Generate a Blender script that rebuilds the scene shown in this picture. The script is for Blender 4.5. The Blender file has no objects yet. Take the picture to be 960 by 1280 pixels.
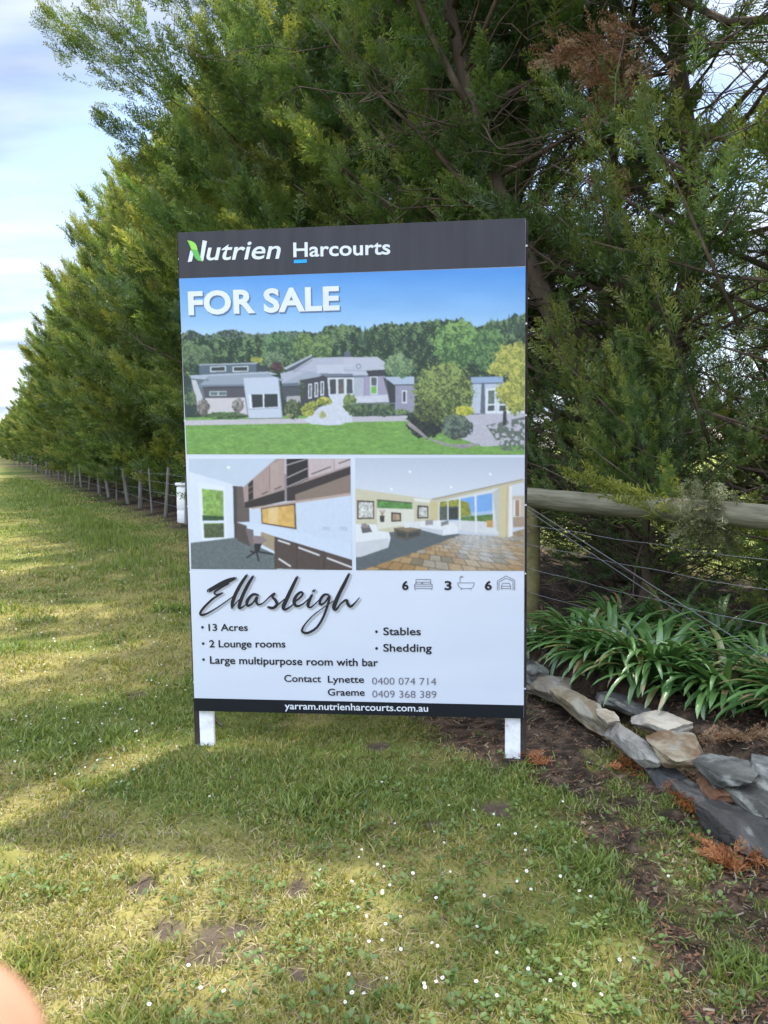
import bpy, bmesh, math, random
import numpy as np
from mathutils import Vector, Matrix

# ------------------------------------------------------------------ camera, sky, sun, exposure
C = bpy.context.scene.collection
SC = bpy.context.scene
rad = math.radians
CAM_H, FPX, PITCH = 1.4, 961.0, math.atan(80 / 961)

cam_d = bpy.data.cameras.new('camera')
cam = bpy.data.objects.new('camera', cam_d)
C.objects.link(cam)
cam.location = (0, 0, CAM_H)
cam.rotation_euler = (math.pi / 2 - PITCH, 0, 0)
cam_d.sensor_fit = 'VERTICAL'
cam_d.sensor_height = 24.0
cam_d.lens = 24.0 * FPX / 1280.0
cam_d.clip_start = 0.01
cam_d.clip_end = 3000
cam_d.dof.use_dof = True
cam_d.dof.focus_distance = 3.5
cam_d.dof.aperture_fstop = (cam_d.lens / 1000) / 0.0022
SC.camera = cam

SUN_EL, SUN_AZ = rad(67), rad(60)          # azimuth measured from +X towards +Y
world = bpy.data.worlds.new('World')
SC.world = world
world.use_nodes = True
wn, wl = world.node_tree.nodes, world.node_tree.links
wn.clear()
w_out = wn.new('ShaderNodeOutputWorld')
w_bg = wn.new('ShaderNodeBackground')
w_bg.inputs['Strength'].default_value = 0.125
sky = wn.new('ShaderNodeTexSky')
sky.sky_type = 'NISHITA'
sky.sun_disc = False
sky.sun_elevation = SUN_EL
sky.sun_rotation = math.pi / 2 - SUN_AZ
sky.air_density = 1.0
sky.dust_density = 1.0
tc = wn.new('ShaderNodeTexCoord')
sep = wn.new('ShaderNodeSeparateXYZ')
wl.new(tc.outputs['Generated'], sep.inputs[0])
zc = wn.new('ShaderNodeMath'); zc.operation = 'MAXIMUM'; zc.inputs[1].default_value = 0.0
wl.new(sep.outputs['Z'], zc.inputs[0])
za = wn.new('ShaderNodeMath'); za.operation = 'ADD'; za.inputs[1].default_value = 0.16
wl.new(zc.outputs[0], za.inputs[0])
dx = wn.new('ShaderNodeMath'); dx.operation = 'DIVIDE'
dy = wn.new('ShaderNodeMath'); dy.operation = 'DIVIDE'
wl.new(sep.outputs['X'], dx.inputs[0]); wl.new(za.outputs[0], dx.inputs[1])
wl.new(sep.outputs['Y'], dy.inputs[0]); wl.new(za.outputs[0], dy.inputs[1])
cmb = wn.new('ShaderNodeCombineXYZ')
wl.new(dx.outputs[0], cmb.inputs[0]); wl.new(dy.outputs[0], cmb.inputs[1])
mp = wn.new('ShaderNodeMapping')
mp.inputs['Rotation'].default_value = (0, 0, rad(-18))
mp.inputs['Scale'].default_value = (0.42, 1.05, 1)
mp.inputs['Location'].default_value = (3.1, 0.35, 0)
wl.new(cmb.outputs[0], mp.inputs['Vector'])
n1 = wn.new('ShaderNodeTexNoise')
n1.inputs['Scale'].default_value = 1.1; n1.inputs['Detail'].default_value = 7; n1.inputs['Roughness'].default_value = 0.55
n1.inputs['Distortion'].default_value = 0.35
wl.new(mp.outputs[0], n1.inputs['Vector'])
r1 = wn.new('ShaderNodeValToRGB')
r1.color_ramp.elements[0].position = 0.41; r1.color_ramp.elements[0].color = (0.12, 0.12, 0.12, 1)
r1.color_ramp.elements[1].position = 0.60; r1.color_ramp.elements[1].color = (1, 1, 1, 1)
wl.new(n1.outputs['Fac'], r1.inputs['Fac'])
n2 = wn.new('ShaderNodeTexNoise')
n2.inputs['Scale'].default_value = 2.3; n2.inputs['Detail'].default_value = 6
wl.new(mp.outputs[0], n2.inputs['Vector'])
r2 = wn.new('ShaderNodeValToRGB')               # grey-blue cloud bellies to white cloud tops
r2.color_ramp.elements[0].position = 0.40; r2.color_ramp.elements[0].color = (1.7, 2.15, 3.1, 1)
r2.color_ramp.elements[1].position = 0.66; r2.color_ramp.elements[1].color = (4.2, 4.35, 4.65, 1)
wl.new(n2.outputs['Fac'], r2.inputs['Fac'])
# added fill light: unseen clouds overhead and behind the camera are brightened
fill_gain = wn.new('ShaderNodeMapRange')
fill_gain.inputs['From Min'].default_value = 0.25; fill_gain.inputs['From Max'].default_value = 0.9
fill_gain.inputs['To Min'].default_value = 1.0; fill_gain.inputs['To Max'].default_value = 4.3
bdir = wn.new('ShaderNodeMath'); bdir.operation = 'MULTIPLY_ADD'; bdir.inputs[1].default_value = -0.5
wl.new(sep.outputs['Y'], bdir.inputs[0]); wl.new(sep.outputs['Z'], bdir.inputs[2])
wl.new(bdir.outputs[0], fill_gain.inputs['Value'])
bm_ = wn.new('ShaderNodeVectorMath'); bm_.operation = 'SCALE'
wl.new(r2.outputs['Color'], bm_.inputs[0]); wl.new(fill_gain.outputs[0], bm_.inputs['Scale'])
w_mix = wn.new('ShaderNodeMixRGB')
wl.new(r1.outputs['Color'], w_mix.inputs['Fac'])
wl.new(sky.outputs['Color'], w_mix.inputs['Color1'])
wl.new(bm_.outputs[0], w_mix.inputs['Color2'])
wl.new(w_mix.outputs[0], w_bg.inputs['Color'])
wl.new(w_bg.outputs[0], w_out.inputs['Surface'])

sun_d = bpy.data.lights.new('sun', 'SUN')
sun_d.energy = 3.8
sun_d.angle = rad(1.4)
sun_d.color = (1.0, 0.95, 0.86)
sun = bpy.data.objects.new('sun', sun_d)
C.objects.link(sun)
sd = Vector((math.cos(SUN_EL) * math.cos(SUN_AZ), math.cos(SUN_EL) * math.sin(SUN_AZ), math.sin(SUN_EL)))
sun.rotation_euler = sd.to_track_quat('Z', 'Y').to_euler()
sun.location = sd * 40

SC.view_settings.view_transform = 'Standard'
SC.view_settings.look = 'None'
SC.view_settings.gamma = 1
SC.view_settings.exposure = 1.32
SC.cycles.max_bounces = 8
SC.cycles.transparent_max_bounces = 8
SC.cycles.use_denoising = True

# ------------------------------------------------------------------ helpers
cP, sP = math.cos(PITCH), math.sin(PITCH)


def at(u, v, z=0.0):
    """Place on the level z of the world that a 960 x 1280 picture position (u, v) looks at."""
    a, b = (u - 480) / FPX, (v - 640) / FPX
    d = np.array([a, cP - b * sP, -sP - b * cP])
    t = (z - CAM_H) / d[2]
    return np.array([0, 0, CAM_H]) + d * t


def at_depth(u, v, y):
    a, b = (u - 480) / FPX, (v - 640) / FPX
    d = np.array([a, cP - b * sP, -sP - b * cP])
    return np.array([0, 0, CAM_H]) + d * (y / d[1])


def hash2(ix, iy, seed):
    h = (ix.astype(np.int64) * 374761393 + iy.astype(np.int64) * 668265263 + seed * 974634777) & 0xFFFFFFFF
    h = ((h ^ (h >> 13)) * 1274126177) & 0xFFFFFFFF
    h = (h ^ (h >> 16)) & 0xFFFFFFFF
    return h / 4294967295.0


def vnoise(x, y, s=1.0, seed=0):
    x, y = np.asarray(x, float) * s, np.asarray(y, float) * s
    ix, iy = np.floor(x), np.floor(y)
    fx, fy = x - ix, y - iy
    fx, fy = fx * fx * (3 - 2 * fx), fy * fy * (3 - 2 * fy)
    a, b = hash2(ix, iy, seed), hash2(ix + 1, iy, seed)
    c, d = hash2(ix, iy + 1, seed), hash2(ix + 1, iy + 1, seed)
    return (a * (1 - fx) + b * fx) * (1 - fy) + (c * (1 - fx) + d * fx) * fy


def fbm(x, y, s=1.0, seed=0, n=4):
    t, a, w = 0, 0.5, 0
    for i in range(n):
        t = t + a * vnoise(x, y, s * 2 ** i, seed + i * 17)
        w += a
        a *= 0.5
    return t / w


def smooth(e0, e1, x):
    t = np.clip((np.asarray(x, float) - e0) / (e1 - e0), 0, 1)
    return t * t * (3 - 2 * t)


def make_mesh(name, verts, faces, mats=(), tint=None, shade=False, mat_index=None):
    """faces: one (M, k) array, or a list of such arrays."""
    me = bpy.data.meshes.new(name)
    verts = np.asarray(verts, np.float32)
    if not isinstance(faces, (list, tuple)):
        faces = [faces]
    faces = [np.asarray(f, np.int32) for f in faces if len(f)]
    me.vertices.add(len(verts))
    me.vertices.foreach_set('co', verts.ravel())
    loops = np.concatenate([f.ravel() for f in faces])
    tot = np.concatenate([np.full(len(f), f.shape[1], np.int32) for f in faces])
    me.loops.add(len(loops))
    me.loops.foreach_set('vertex_index', loops)
    me.polygons.add(len(tot))
    me.polygons.foreach_set('loop_start', np.concatenate([[0], np.cumsum(tot)[:-1]]).astype(np.int32))
    if shade:
        me.polygons.foreach_set('use_smooth', np.ones(len(tot), bool))
    for m in mats:
        me.materials.append(m)
    if mat_index is not None:
        me.polygons.foreach_set('material_index', np.asarray(mat_index, np.int32))
    me.update(calc_edges=True)
    if tint is not None:
        a = me.color_attributes.new('tint', 'FLOAT_COLOR', 'POINT')
        c = np.ones((len(verts), 4), np.float32)
        c[:, :3] = tint
        a.data.foreach_set('color', c.ravel())
    return me


def link(name, me, parent=None, loc=None):
    o = bpy.data.objects.new(name, me)
    C.objects.link(o)
    if parent is not None:
        o.parent = parent
    if loc is not None:
        o.location = loc
    return o


def tag(o, label=None, cat=None, group=None, kind=None):
    if label: o['label'] = label
    if cat: o['category'] = cat
    if group: o['group'] = group
    if kind: o['kind'] = kind
    return o


def empty(name, loc, rz=0.0):
    o = bpy.data.objects.new(name, None)
    C.objects.link(o)
    o.location = loc
    o.rotation_euler = (0, 0, rz)
    o.empty_display_size = 0.1
    return o


def tubes(paths, sides=6, cap=True):
    """paths: list of (points (k,3), radii (k)); returns verts, quads, extra tris for caps."""
    V, Q, T, n = [], [], [], 0
    ang = np.linspace(0, 2 * np.pi, sides, endpoint=False)
    ca, sa = np.cos(ang)[None, :, None], np.sin(ang)[None, :, None]
    for pts, rr in paths:
        pts = np.asarray(pts, float)
        k = len(pts)
        rr = np.broadcast_to(np.asarray(rr, float), (k,))
        tan = np.gradient(pts, axis=0)
        tan /= np.linalg.norm(tan, axis=1)[:, None] + 1e-9
        ref = np.array([0.0, 0, 1]) if abs(tan[:, 2]).mean() < 0.8 else np.array([1.0, 0, 0])
        a = np.cross(tan, ref)
        a /= np.linalg.norm(a, axis=1)[:, None] + 1e-9
        b = np.cross(tan, a)
        ring = pts[:, None, :] + rr[:, None, None] * (a[:, None, :] * ca + b[:, None, :] * sa)
        V.append(ring.reshape(-1, 3))
        i = np.arange(k - 1)[:, None] * sides
        j = np.arange(sides)[None, :]
        j2 = (j + 1) % sides
        Q.append((np.stack([i + j, i + j2, i + sides + j2, i + sides + j], -1).reshape(-1, 4)) + n)
        n += k * sides
        if cap:
            V.append(pts[[0, -1]])
            jj, jn = np.arange(sides), (np.arange(sides) + 1) % sides
            base = n - k * sides
            T.append(np.stack([np.full(sides, n), base + jn, base + jj], -1))
            top = base + (k - 1) * sides
            T.append(np.stack([np.full(sides, n + 1), top + jj, top + jn], -1))
            n += 2
    V = np.concatenate(V)
    return V, [np.concatenate(Q)] + ([np.concatenate(T)] if T else [])


def spline(pts, n):
    """Catmull-Rom through pts (k, m) -> n samples."""
    p = np.asarray(pts, float)
    p = np.vstack([2 * p[0] - p[1], p, 2 * p[-1] - p[-2]])
    k = len(p) - 3
    s = np.linspace(0, k - 1e-6, n)
    i = s.astype(int)
    t = (s - i)[:, None]
    a, b, c, d = p[i], p[i + 1], p[i + 2], p[i + 3]
    return 0.5 * (2 * b + (c - a) * t + (2 * a - 5 * b + 4 * c - d) * t ** 2 + (3 * b - a - 3 * c + d) * t ** 3)


# ------------------------------------------------------------------ materials
def new_mat(name):
    m = bpy.data.materials.new(name)
    m.use_nodes = True
    m.node_tree.nodes.clear()
    return m, m.node_tree.nodes, m.node_tree.links


def noise_mat(name, stops, scale=5, detail=5, rough=0.8, bump=0.0, bump_scale=None, stretch=(1, 1, 1), spec=0.3, coord='Object', along=None, bdist=0.01):
    m, N, L = new_mat(name)
    o = N.new('ShaderNodeOutputMaterial')
    b = N.new('ShaderNodeBsdfPrincipled')
    b.inputs['Roughness'].default_value = rough
    b.inputs['Specular IOR Level'].default_value = spec
    t = N.new('ShaderNodeTexCoord')
    mp = N.new('ShaderNodeMapping')
    mp.inputs['Scale'].default_value = stretch
    if along is not None:                       # grain drawn out along a direction in the ground plane
        mp.vector_type = 'TEXTURE'
        mp.inputs['Rotation'].default_value = (0, 0, along)
    L.new(t.outputs[coord], mp.inputs['Vector'])
    n = N.new('ShaderNodeTexNoise')
    n.inputs['Scale'].default_value = scale
    n.inputs['Detail'].default_value = detail
    n.inputs['Roughness'].default_value = 0.6
    L.new(mp.outputs[0], n.inputs['Vector'])
    r = N.new('ShaderNodeValToRGB')
    e = r.color_ramp.elements
    e[0].position, e[0].color = stops[0][0], (*stops[0][1], 1)
    e[1].position, e[1].color = stops[-1][0], (*stops[-1][1], 1)
    for p, c in stops[1:-1]:
        x = e.new(p)
        x.color = (*c, 1)
    L.new(n.outputs['Fac'], r.inputs['Fac'])
    L.new(r.outputs['Color'], b.inputs['Base Color'])
    if bump:
        nb = N.new('ShaderNodeTexNoise')
        nb.inputs['Scale'].default_value = bump_scale or scale * 4
        nb.inputs['Detail'].default_value = 6
        L.new(mp.outputs[0], nb.inputs['Vector'])
        bp = N.new('ShaderNodeBump')
        bp.inputs['Strength'].default_value = bump
        bp.inputs['Distance'].default_value = bdist
        L.new(nb.outputs['Fac'], bp.inputs['Height'])
        L.new(bp.outputs[0], b.inputs['Normal'])
    L.new(b.outputs[0], o.inputs['Surface'])
    return m


def leaf_mat(name, transl=0.35, gloss=0.06, rough=0.45, noise=0.0):
    m, N, L = new_mat(name)
    o = N.new('ShaderNodeOutputMaterial')
    a = N.new('ShaderNodeAttribute')
    a.attribute_name = 'tint'
    d = N.new('ShaderNodeBsdfDiffuse')
    t = N.new('ShaderNodeBsdfTranslucent')
    g = N.new('ShaderNodeBsdfGlossy')
    g.inputs['Roughness'].default_value = rough
    g.inputs['Color'].default_value = (0.8, 0.85, 0.8, 1)
    hs = N.new('ShaderNodeHueSaturation')
    hs.inputs['Hue'].default_value = 0.485
    hs.inputs['Saturation'].default_value = 1.1
    hs.inputs['Value'].default_value = 1.35
    L.new(a.outputs['Color'], d.inputs['Color'])
    L.new(a.outputs['Color'], hs.inputs['Color'])
    L.new(hs.outputs['Color'], t.inputs['Color'])
    m1 = N.new('ShaderNodeMixShader')
    m1.inputs['Fac'].default_value = transl
    L.new(d.outputs[0], m1.inputs[1]); L.new(t.outputs[0], m1.inputs[2])
    m2 = N.new('ShaderNodeMixShader')
    m2.inputs['Fac'].default_value = gloss
    L.new(m1.outputs[0], m2.inputs[1]); L.new(g.outputs[0], m2.inputs[2])
    L.new(m2.outputs[0], o.inputs['Surface'])
    return m


def flat_mat(name, col, rough=0.5, spec=0.4, bump=0.0, bscale=3.0):
    return noise_mat(name, [(0.3, tuple(c * 0.94 for c in col)), (0.7, tuple(min(1, c * 1.04) for c in col))], 6, 3, rough, bump, bscale, spec=spec)


def tint_mat(name, rough=0.5, spec=0.4, bump=0.0, bscale=40, bdist=0.002):
    m, N, L = new_mat(name)
    o = N.new('ShaderNodeOutputMaterial')
    b = N.new('ShaderNodeBsdfPrincipled')
    b.inputs['Roughness'].default_value = rough
    b.inputs['Specular IOR Level'].default_value = spec
    a = N.new('ShaderNodeAttribute')
    a.attribute_name = 'tint'
    L.new(a.outputs['Color'], b.inputs['Base Color'])
    if bump:
        t = N.new('ShaderNodeTexCoord')
        n = N.new('ShaderNodeTexNoise')
        n.inputs['Scale'].default_value = bscale
        n.inputs['Detail'].default_value = 5
        L.new(t.outputs['Object'], n.inputs['Vector'])
        bp = N.new('ShaderNodeBump')
        bp.inputs['Strength'].default_value = bump
        bp.inputs['Distance'].default_value = bdist
        L.new(n.outputs['Fac'], bp.inputs['Height'])
        L.new(bp.outputs[0], b.inputs['Normal'])
    L.new(b.outputs[0], o.inputs['Surface'])
    return m


M_FOL = leaf_mat('conifer_foliage', 0.42, 0.03, 0.5)
M_GRASS = leaf_mat('grass_blades', 0.35, 0.03, 0.5)
M_STRAP = leaf_mat('strap_leaves', 0.25, 0.09, 0.38)
M_BARK = noise_mat('bark', [(0.3, (0.045, 0.033, 0.024)), (0.55, (0.10, 0.075, 0.055)), (0.8, (0.20, 0.165, 0.13))], 6, 6, 0.95, 0.7, 22, (1, 1, 0.25), 0.1, bdist=0.02)
M_RAIL = noise_mat('weathered_timber', [(0.25, (0.075, 0.068, 0.042)), (0.45, (0.15, 0.14, 0.095)), (0.6, (0.20, 0.185, 0.13)), (0.8, (0.30, 0.275, 0.20))], 26, 7, 0.9, 0.8, 60, (9, 1, 1), 0.12, along=rad(118.5), bdist=0.008)
M_MOSSPOST = noise_mat('mossy_timber', [(0.3, (0.09, 0.08, 0.035)), (0.7, (0.19, 0.17, 0.07))], 12, 5, 0.9, 0.5, 40, spec=0.15, bdist=0.005)
M_GREYPOST = noise_mat('grey_timber', [(0.3, (0.09, 0.08, 0.07)), (0.7, (0.21, 0.195, 0.17))], 10, 5, 0.9, 0.4, 40, (1, 1, 0.2), 0.15, bdist=0.005)
M_WIRE = flat_mat('galvanised_wire', (0.22, 0.22, 0.23), 0.5, 0.5)
M_STAY = flat_mat('dull_steel_stay', (0.15, 0.15, 0.155), 0.6, 0.4)
M_DRUM = noise_mat('white_plastic', [(0.3, (0.66, 0.66, 0.63)), (0.7, (0.8, 0.8, 0.78))], 4, 4, 0.45, spec=0.4)
M_GROUND = tint_mat('ground', 0.95, 0.08, 0.9, 60, 0.02)
M_STONE = tint_mat('slate_stone', 0.8, 0.25, 0.8, 26, 0.02)
M_PRINT = tint_mat('printed_vinyl', 0.42, 0.35, 0.12, 5, 0.01)


# ------------------------------------------------------------------ setting: one sheet of ground
U = np.array([-0.477, 0.879])          # along the hedge and its fence, away from the camera
NV = np.array([0.879, 0.477])          # from the lawn into the hedge
F0 = np.array([1.06, 5.5])             # the fence's rail post
S0, S1 = np.array([0.95, 4.75]), np.array([1.5, 2.9])
SDIR = (S1 - S0) / np.linalg.norm(S1 - S0)
SNRM = np.array([-SDIR[1], SDIR[0]])


def fence_d(x, y):
    return (np.asarray(x) - F0[0]) * NV[0] + (np.asarray(y) - F0[1]) * NV[1]


def bed_amount(x, y):
    d = (np.asarray(x) - S0[0]) * SNRM[0] + (np.asarray(y) - S0[1]) * SNRM[1]
    a = (np.asarray(x) - S0[0]) * SDIR[0] + (np.asarray(y) - S0[1]) * SDIR[1]
    return smooth(-0.02, 0.16, d) * smooth(-0.7, 0.1, a) * (1 - smooth(1.6, 2.6, d)), d, a


def gz(x, y):
    x, y = np.asarray(x, float), np.asarray(y, float)
    near = 1 - smooth(8, 25, np.hypot(x, y))
    b, d, a = bed_amount(x, y)
    z = near * (0.035 * (fbm(x, y, 1.7, 3, 3) - 0.5) + 0.022 * (fbm(x, y, 9, 5, 3) - 0.5))
    sl = soil_amount(x, y)
    z = z - 0.012 * near * sl + near * sl * 0.03 * (fbm(x, y, 22, 8, 3) - 0.5)
    return z + b * (0.13 + 0.03 * (fbm(x, y, 6, 9, 3) - 0.5))


_soil = [(262, 1172, .10, .07), (215, 1162, .06, .04), (318, 1190, .05, .035), (365, 1058, .04, .03), (372, 1112, .05, .04), (300, 1160, .05, .03),
         (140, 1045, .045, .03), (178, 1100, .05, .035), (465, 1235, .04, .03), (170, 868, .05, .04), (410, 1005, .04, .03), (545, 1035, .05, .03),
         (370, 1220, .04, .03), (620, 1010, .05, .04), (470, 935, .05, .04)]
_soil = [(*at(u, v)[:2], a, b) for u, v, a, b in _soil]


def soil_amount(x, y):
    x, y = np.asarray(x, float), np.asarray(y, float)
    s = np.zeros(np.broadcast(x, y).shape)
    wob = (fbm(x, y, 14, 31, 4) - 0.5) * 2.6
    for cx, cy, a, b in _soil:
        q = np.sqrt(((x - cx) / a) ** 2 + ((y - cy) / (b * 1.5)) ** 2)
        s = np.maximum(s, 1 - smooth(0.6, 1.35, q + wob))
    return s


_mulch = np.array([at(u, v)[:2] for u, v in [(470, 885), (540, 922), (640, 985), (705, 1060), (760, 1140), (800, 1260), (830, 1400)]])


def mulch_amount(x, y):
    """Dark bare strip between lawn and stones, litter under the hedge and soil in the bed."""
    x, y = np.asarray(x, float), np.asarray(y, float)
    xb = np.interp(-y, -_mulch[:, 1], _mulch[:, 0])
    w = (fbm(x, y, 3.2, 41, 4) - 0.5) * 0.7
    m = smooth(-0.12, 0.14, x - xb + w) * (y < 6.2) * (1 - 0.5 * smooth(0.56, 0.68, fbm(x, y, 4.1, 77, 3)) * (bed_amount(x, y)[0] < 0.3))
    fd = fence_d(x, y)
    h = smooth(-0.75, -0.2, fd + (fbm(x, y, 1.5, 43, 3) - 0.5) * 0.8) * (1 - smooth(3.2, 4.6, fd))
    return np.maximum(m * (fd < 1.0), h)


def axis(lo, hi, step, far_lo, far_hi):
    mid = np.arange(lo, hi + 1e-6, step)
    def grow(n0, end):
        out, s, p = [], step, n0
        sg = 1 if end > n0 else -1
        while (p - end) * sg < 0:
            s *= 1.13
            p = p + sg * s
            out.append(p)
        return out
    return np.array(sorted(grow(lo, far_lo)) + list(mid) + grow(hi, far_hi))


gx = axis(-2.6, 2.4, 0.022, -420, 420)
gy = axis(1.3, 5.4, 0.022, -60, 900)
GX, GY = np.meshgrid(gx, gy, indexing='ij')
GZ = gz(GX, GY)
nx, ny = GX.shape
idx = np.arange(nx * ny).reshape(nx, ny)
gq = np.stack([idx[:-1, :-1], idx[1:, :-1], idx[1:, 1:], idx[:-1, 1:]], -1).reshape(-1, 4)


def lerp(a, b, t):
    return np.asarray(a) + (np.asarray(b) - np.asarray(a)) * np.asarray(t)[..., None]


def lawn_patch(x, y):
    """0 = lush green, 1 = dry straw / yellow moss."""
    return smooth(0.36, 0.66, fbm(np.asarray(x), np.asarray(y), 1.3, 51, 4))


def ground_colour(x, y):
    n = fbm(x, y, 14, 61, 4)
    pt = lawn_patch(x, y)
    g = lerp((0.10, 0.11, 0.028), (0.21, 0.18, 0.06), pt)
    g = g * (0.65 + 0.7 * n)[..., None]
    far = smooth(7, 22, np.hypot(x, y))
    gf = lerp((0.085, 0.125, 0.022), (0.185, 0.18, 0.05), smooth(0.42, 0.62, fbm(x * 0.35, y, 0.9, 53, 4)))
    g = g * (1 - far)[..., None] + gf * far[..., None]
    s = soil_amount(x, y)
    soil = lerp((0.045, 0.034, 0.025), (0.12, 0.092, 0.066), fbm(x, y, 30, 63, 3))
    g = g * (1 - s)[..., None] + soil * s[..., None]
    m = mulch_amount(x, y)
    mu = lerp((0.032, 0.024, 0.018), (0.12, 0.082, 0.056), smooth(0.35, 0.75, fbm(x, y, 24, 65, 4)))
    g = g * (1 - m)[..., None] + mu * m[..., None]
    p = smooth(3.4, 4.8, fence_d(x, y))
    pd = lerp((0.14, 0.19, 0.035), (0.25, 0.26, 0.08), fbm(x, y, 0.6, 67, 4))
    return g * (1 - p)[..., None] + pd * p[..., None]


ground = link('lawn', make_mesh('lawn', np.stack([GX, GY, GZ], -1).reshape(-1, 3), gq, [M_GROUND], ground_colour(GX, GY).reshape(-1, 3), True))
tag(ground, 'mossy mown lawn with bare soil patches beside the hedge', kind='structure')


# ------------------------------------------------------------------ conifers of the hedge
def spray_template(rng, n=8, fork=True):
    """One feathery cypress frond of unit length along +X, built of thin rhombic shoots. Returns (Q,4,3) and a 0..1 tip value per vertex."""
    quads, tip = [], []
    def rh(p, d, ln, w, up, t0, t1):
        d = d / np.linalg.norm(d)
        s = np.cross(d, up)
        s /= np.linalg.norm(s) + 1e-9
        quads.append([p, p + d * ln * 0.5 + s * w, p + d * ln, p + d * ln * 0.5 - s * w])
        tip.append([t0, (t0 + t1) / 2, t1, (t0 + t1) / 2])
    up0 = np.array([0, 0, 1.0])
    rh(np.array([0, 0, 0.0]), np.array([1, 0, 0.05]), 1.05, 0.02, up0, 0, .9)
    for j in range(n):
        x = 0.05 + 0.9 * j / (n - 1)
        ln = 0.42 * (1 - 0.55 * x) * rng.uniform(0.7, 1.25)
        for sgn in (-1, 1):
            a = math.radians(rng.uniform(24, 56)) * sgn
            el = rng.uniform(-0.35, 0.75)
            d = np.array([math.cos(a), math.sin(a), el])
            u = np.array([rng.uniform(-.7, .7), rng.uniform(-.7, .7), 1.0])
            p = np.array([x, 0, 0.05 * x])
            rh(p, d, ln, (0.026 if fork else 0.036) * rng.uniform(0.8, 1.2), u, x * .6, min(1, x * .6 + .45))
            if fork:
                a2 = a + math.radians(rng.uniform(20, 45)) * rng.choice((-1, 1))
                d2 = np.array([math.cos(a2), math.sin(a2), el + rng.uniform(-.3, .5)])
                dn = d / np.linalg.norm(d)
                rh(p + dn * ln * rng.uniform(.25, .55), d2, ln * .62, 0.022 * rng.uniform(.8, 1.2), u, x * .6 + .1, min(1, x * .6 + .5))
    return np.array(quads), np.array(tip)


_rt = random.Random(5)
TEMPL = [spray_template(_rt, 9) for _ in range(4)]
TEMPL_LO = [spray_template(_rt, 8, False) for _ in range(4)]


def sprays_mesh(name, pos, direc, size, tone, rng, lo=False, mat=None, palette=None):
    """pos (N,3), direc (N,3), size (N), tone (N: 0 dark, 1 young yellow-green)."""
    V, T = [], []
    tone = np.asarray(tone, float)
    bright = np.where(tone >= 10, np.floor(tone / 10) / 50, 1.0)      # each bough's own vigour rides along with the tone
    tone = np.where(tone >= 10, tone % 10, tone)
    N = len(pos)
    pick = rng.integers(0, 4, N)
    direc = direc / (np.linalg.norm(direc, axis=1)[:, None] + 1e-9)
    rv = rng.normal(0, 1, (N, 3)) * 0.6 + np.array([0, 0, 1.0])
    side = np.cross(rv, direc)
    side /= np.linalg.norm(side, axis=1)[:, None] + 1e-9
    upv = np.cross(direc, side)
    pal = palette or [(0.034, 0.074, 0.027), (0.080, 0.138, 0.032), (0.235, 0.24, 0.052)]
    for k in range(4):
        q, tp = (TEMPL_LO if lo else TEMPL)[k]
        s = np.nonzero(pick == k)[0]
        if not len(s):
            continue
        loc = q.reshape(-1, 3)
        w = pos[s][:, None, :] + size[s][:, None, None] * (loc[None, :, 0:1] * direc[s][:, None, :] + loc[None, :, 1:2] * side[s][:, None, :] + loc[None, :, 2:3] * upv[s][:, None, :])
        V.append(w.reshape(-1, 3))
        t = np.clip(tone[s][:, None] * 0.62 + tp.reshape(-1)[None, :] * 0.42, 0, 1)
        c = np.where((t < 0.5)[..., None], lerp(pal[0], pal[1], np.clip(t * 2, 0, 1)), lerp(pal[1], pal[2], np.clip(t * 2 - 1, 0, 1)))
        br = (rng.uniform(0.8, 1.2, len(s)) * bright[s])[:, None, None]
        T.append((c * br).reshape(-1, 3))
    V, T = np.concatenate(V), np.concatenate(T)
    f = np.arange(len(V)).reshape(-1, 4)
    return make_mesh(name, V, f, [mat or M_FOL], T)


def limb_points(p0, az, el, ln, rng, n=7, curl=0.25, wob=0.06):
    s = np.linspace(0, 1, n)
    h = np.array([math.cos(az), math.sin(az), 0])
    p = p0 + ln * (np.outer(s * math.cos(el), h) + np.outer(s * math.sin(el) + curl * s * s * 0.6, [0, 0, 1]))
    p[1:] += rng.normal(0, wob * ln * 0.3, (n - 1, 3)) * s[1:, None]
    return p


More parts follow.
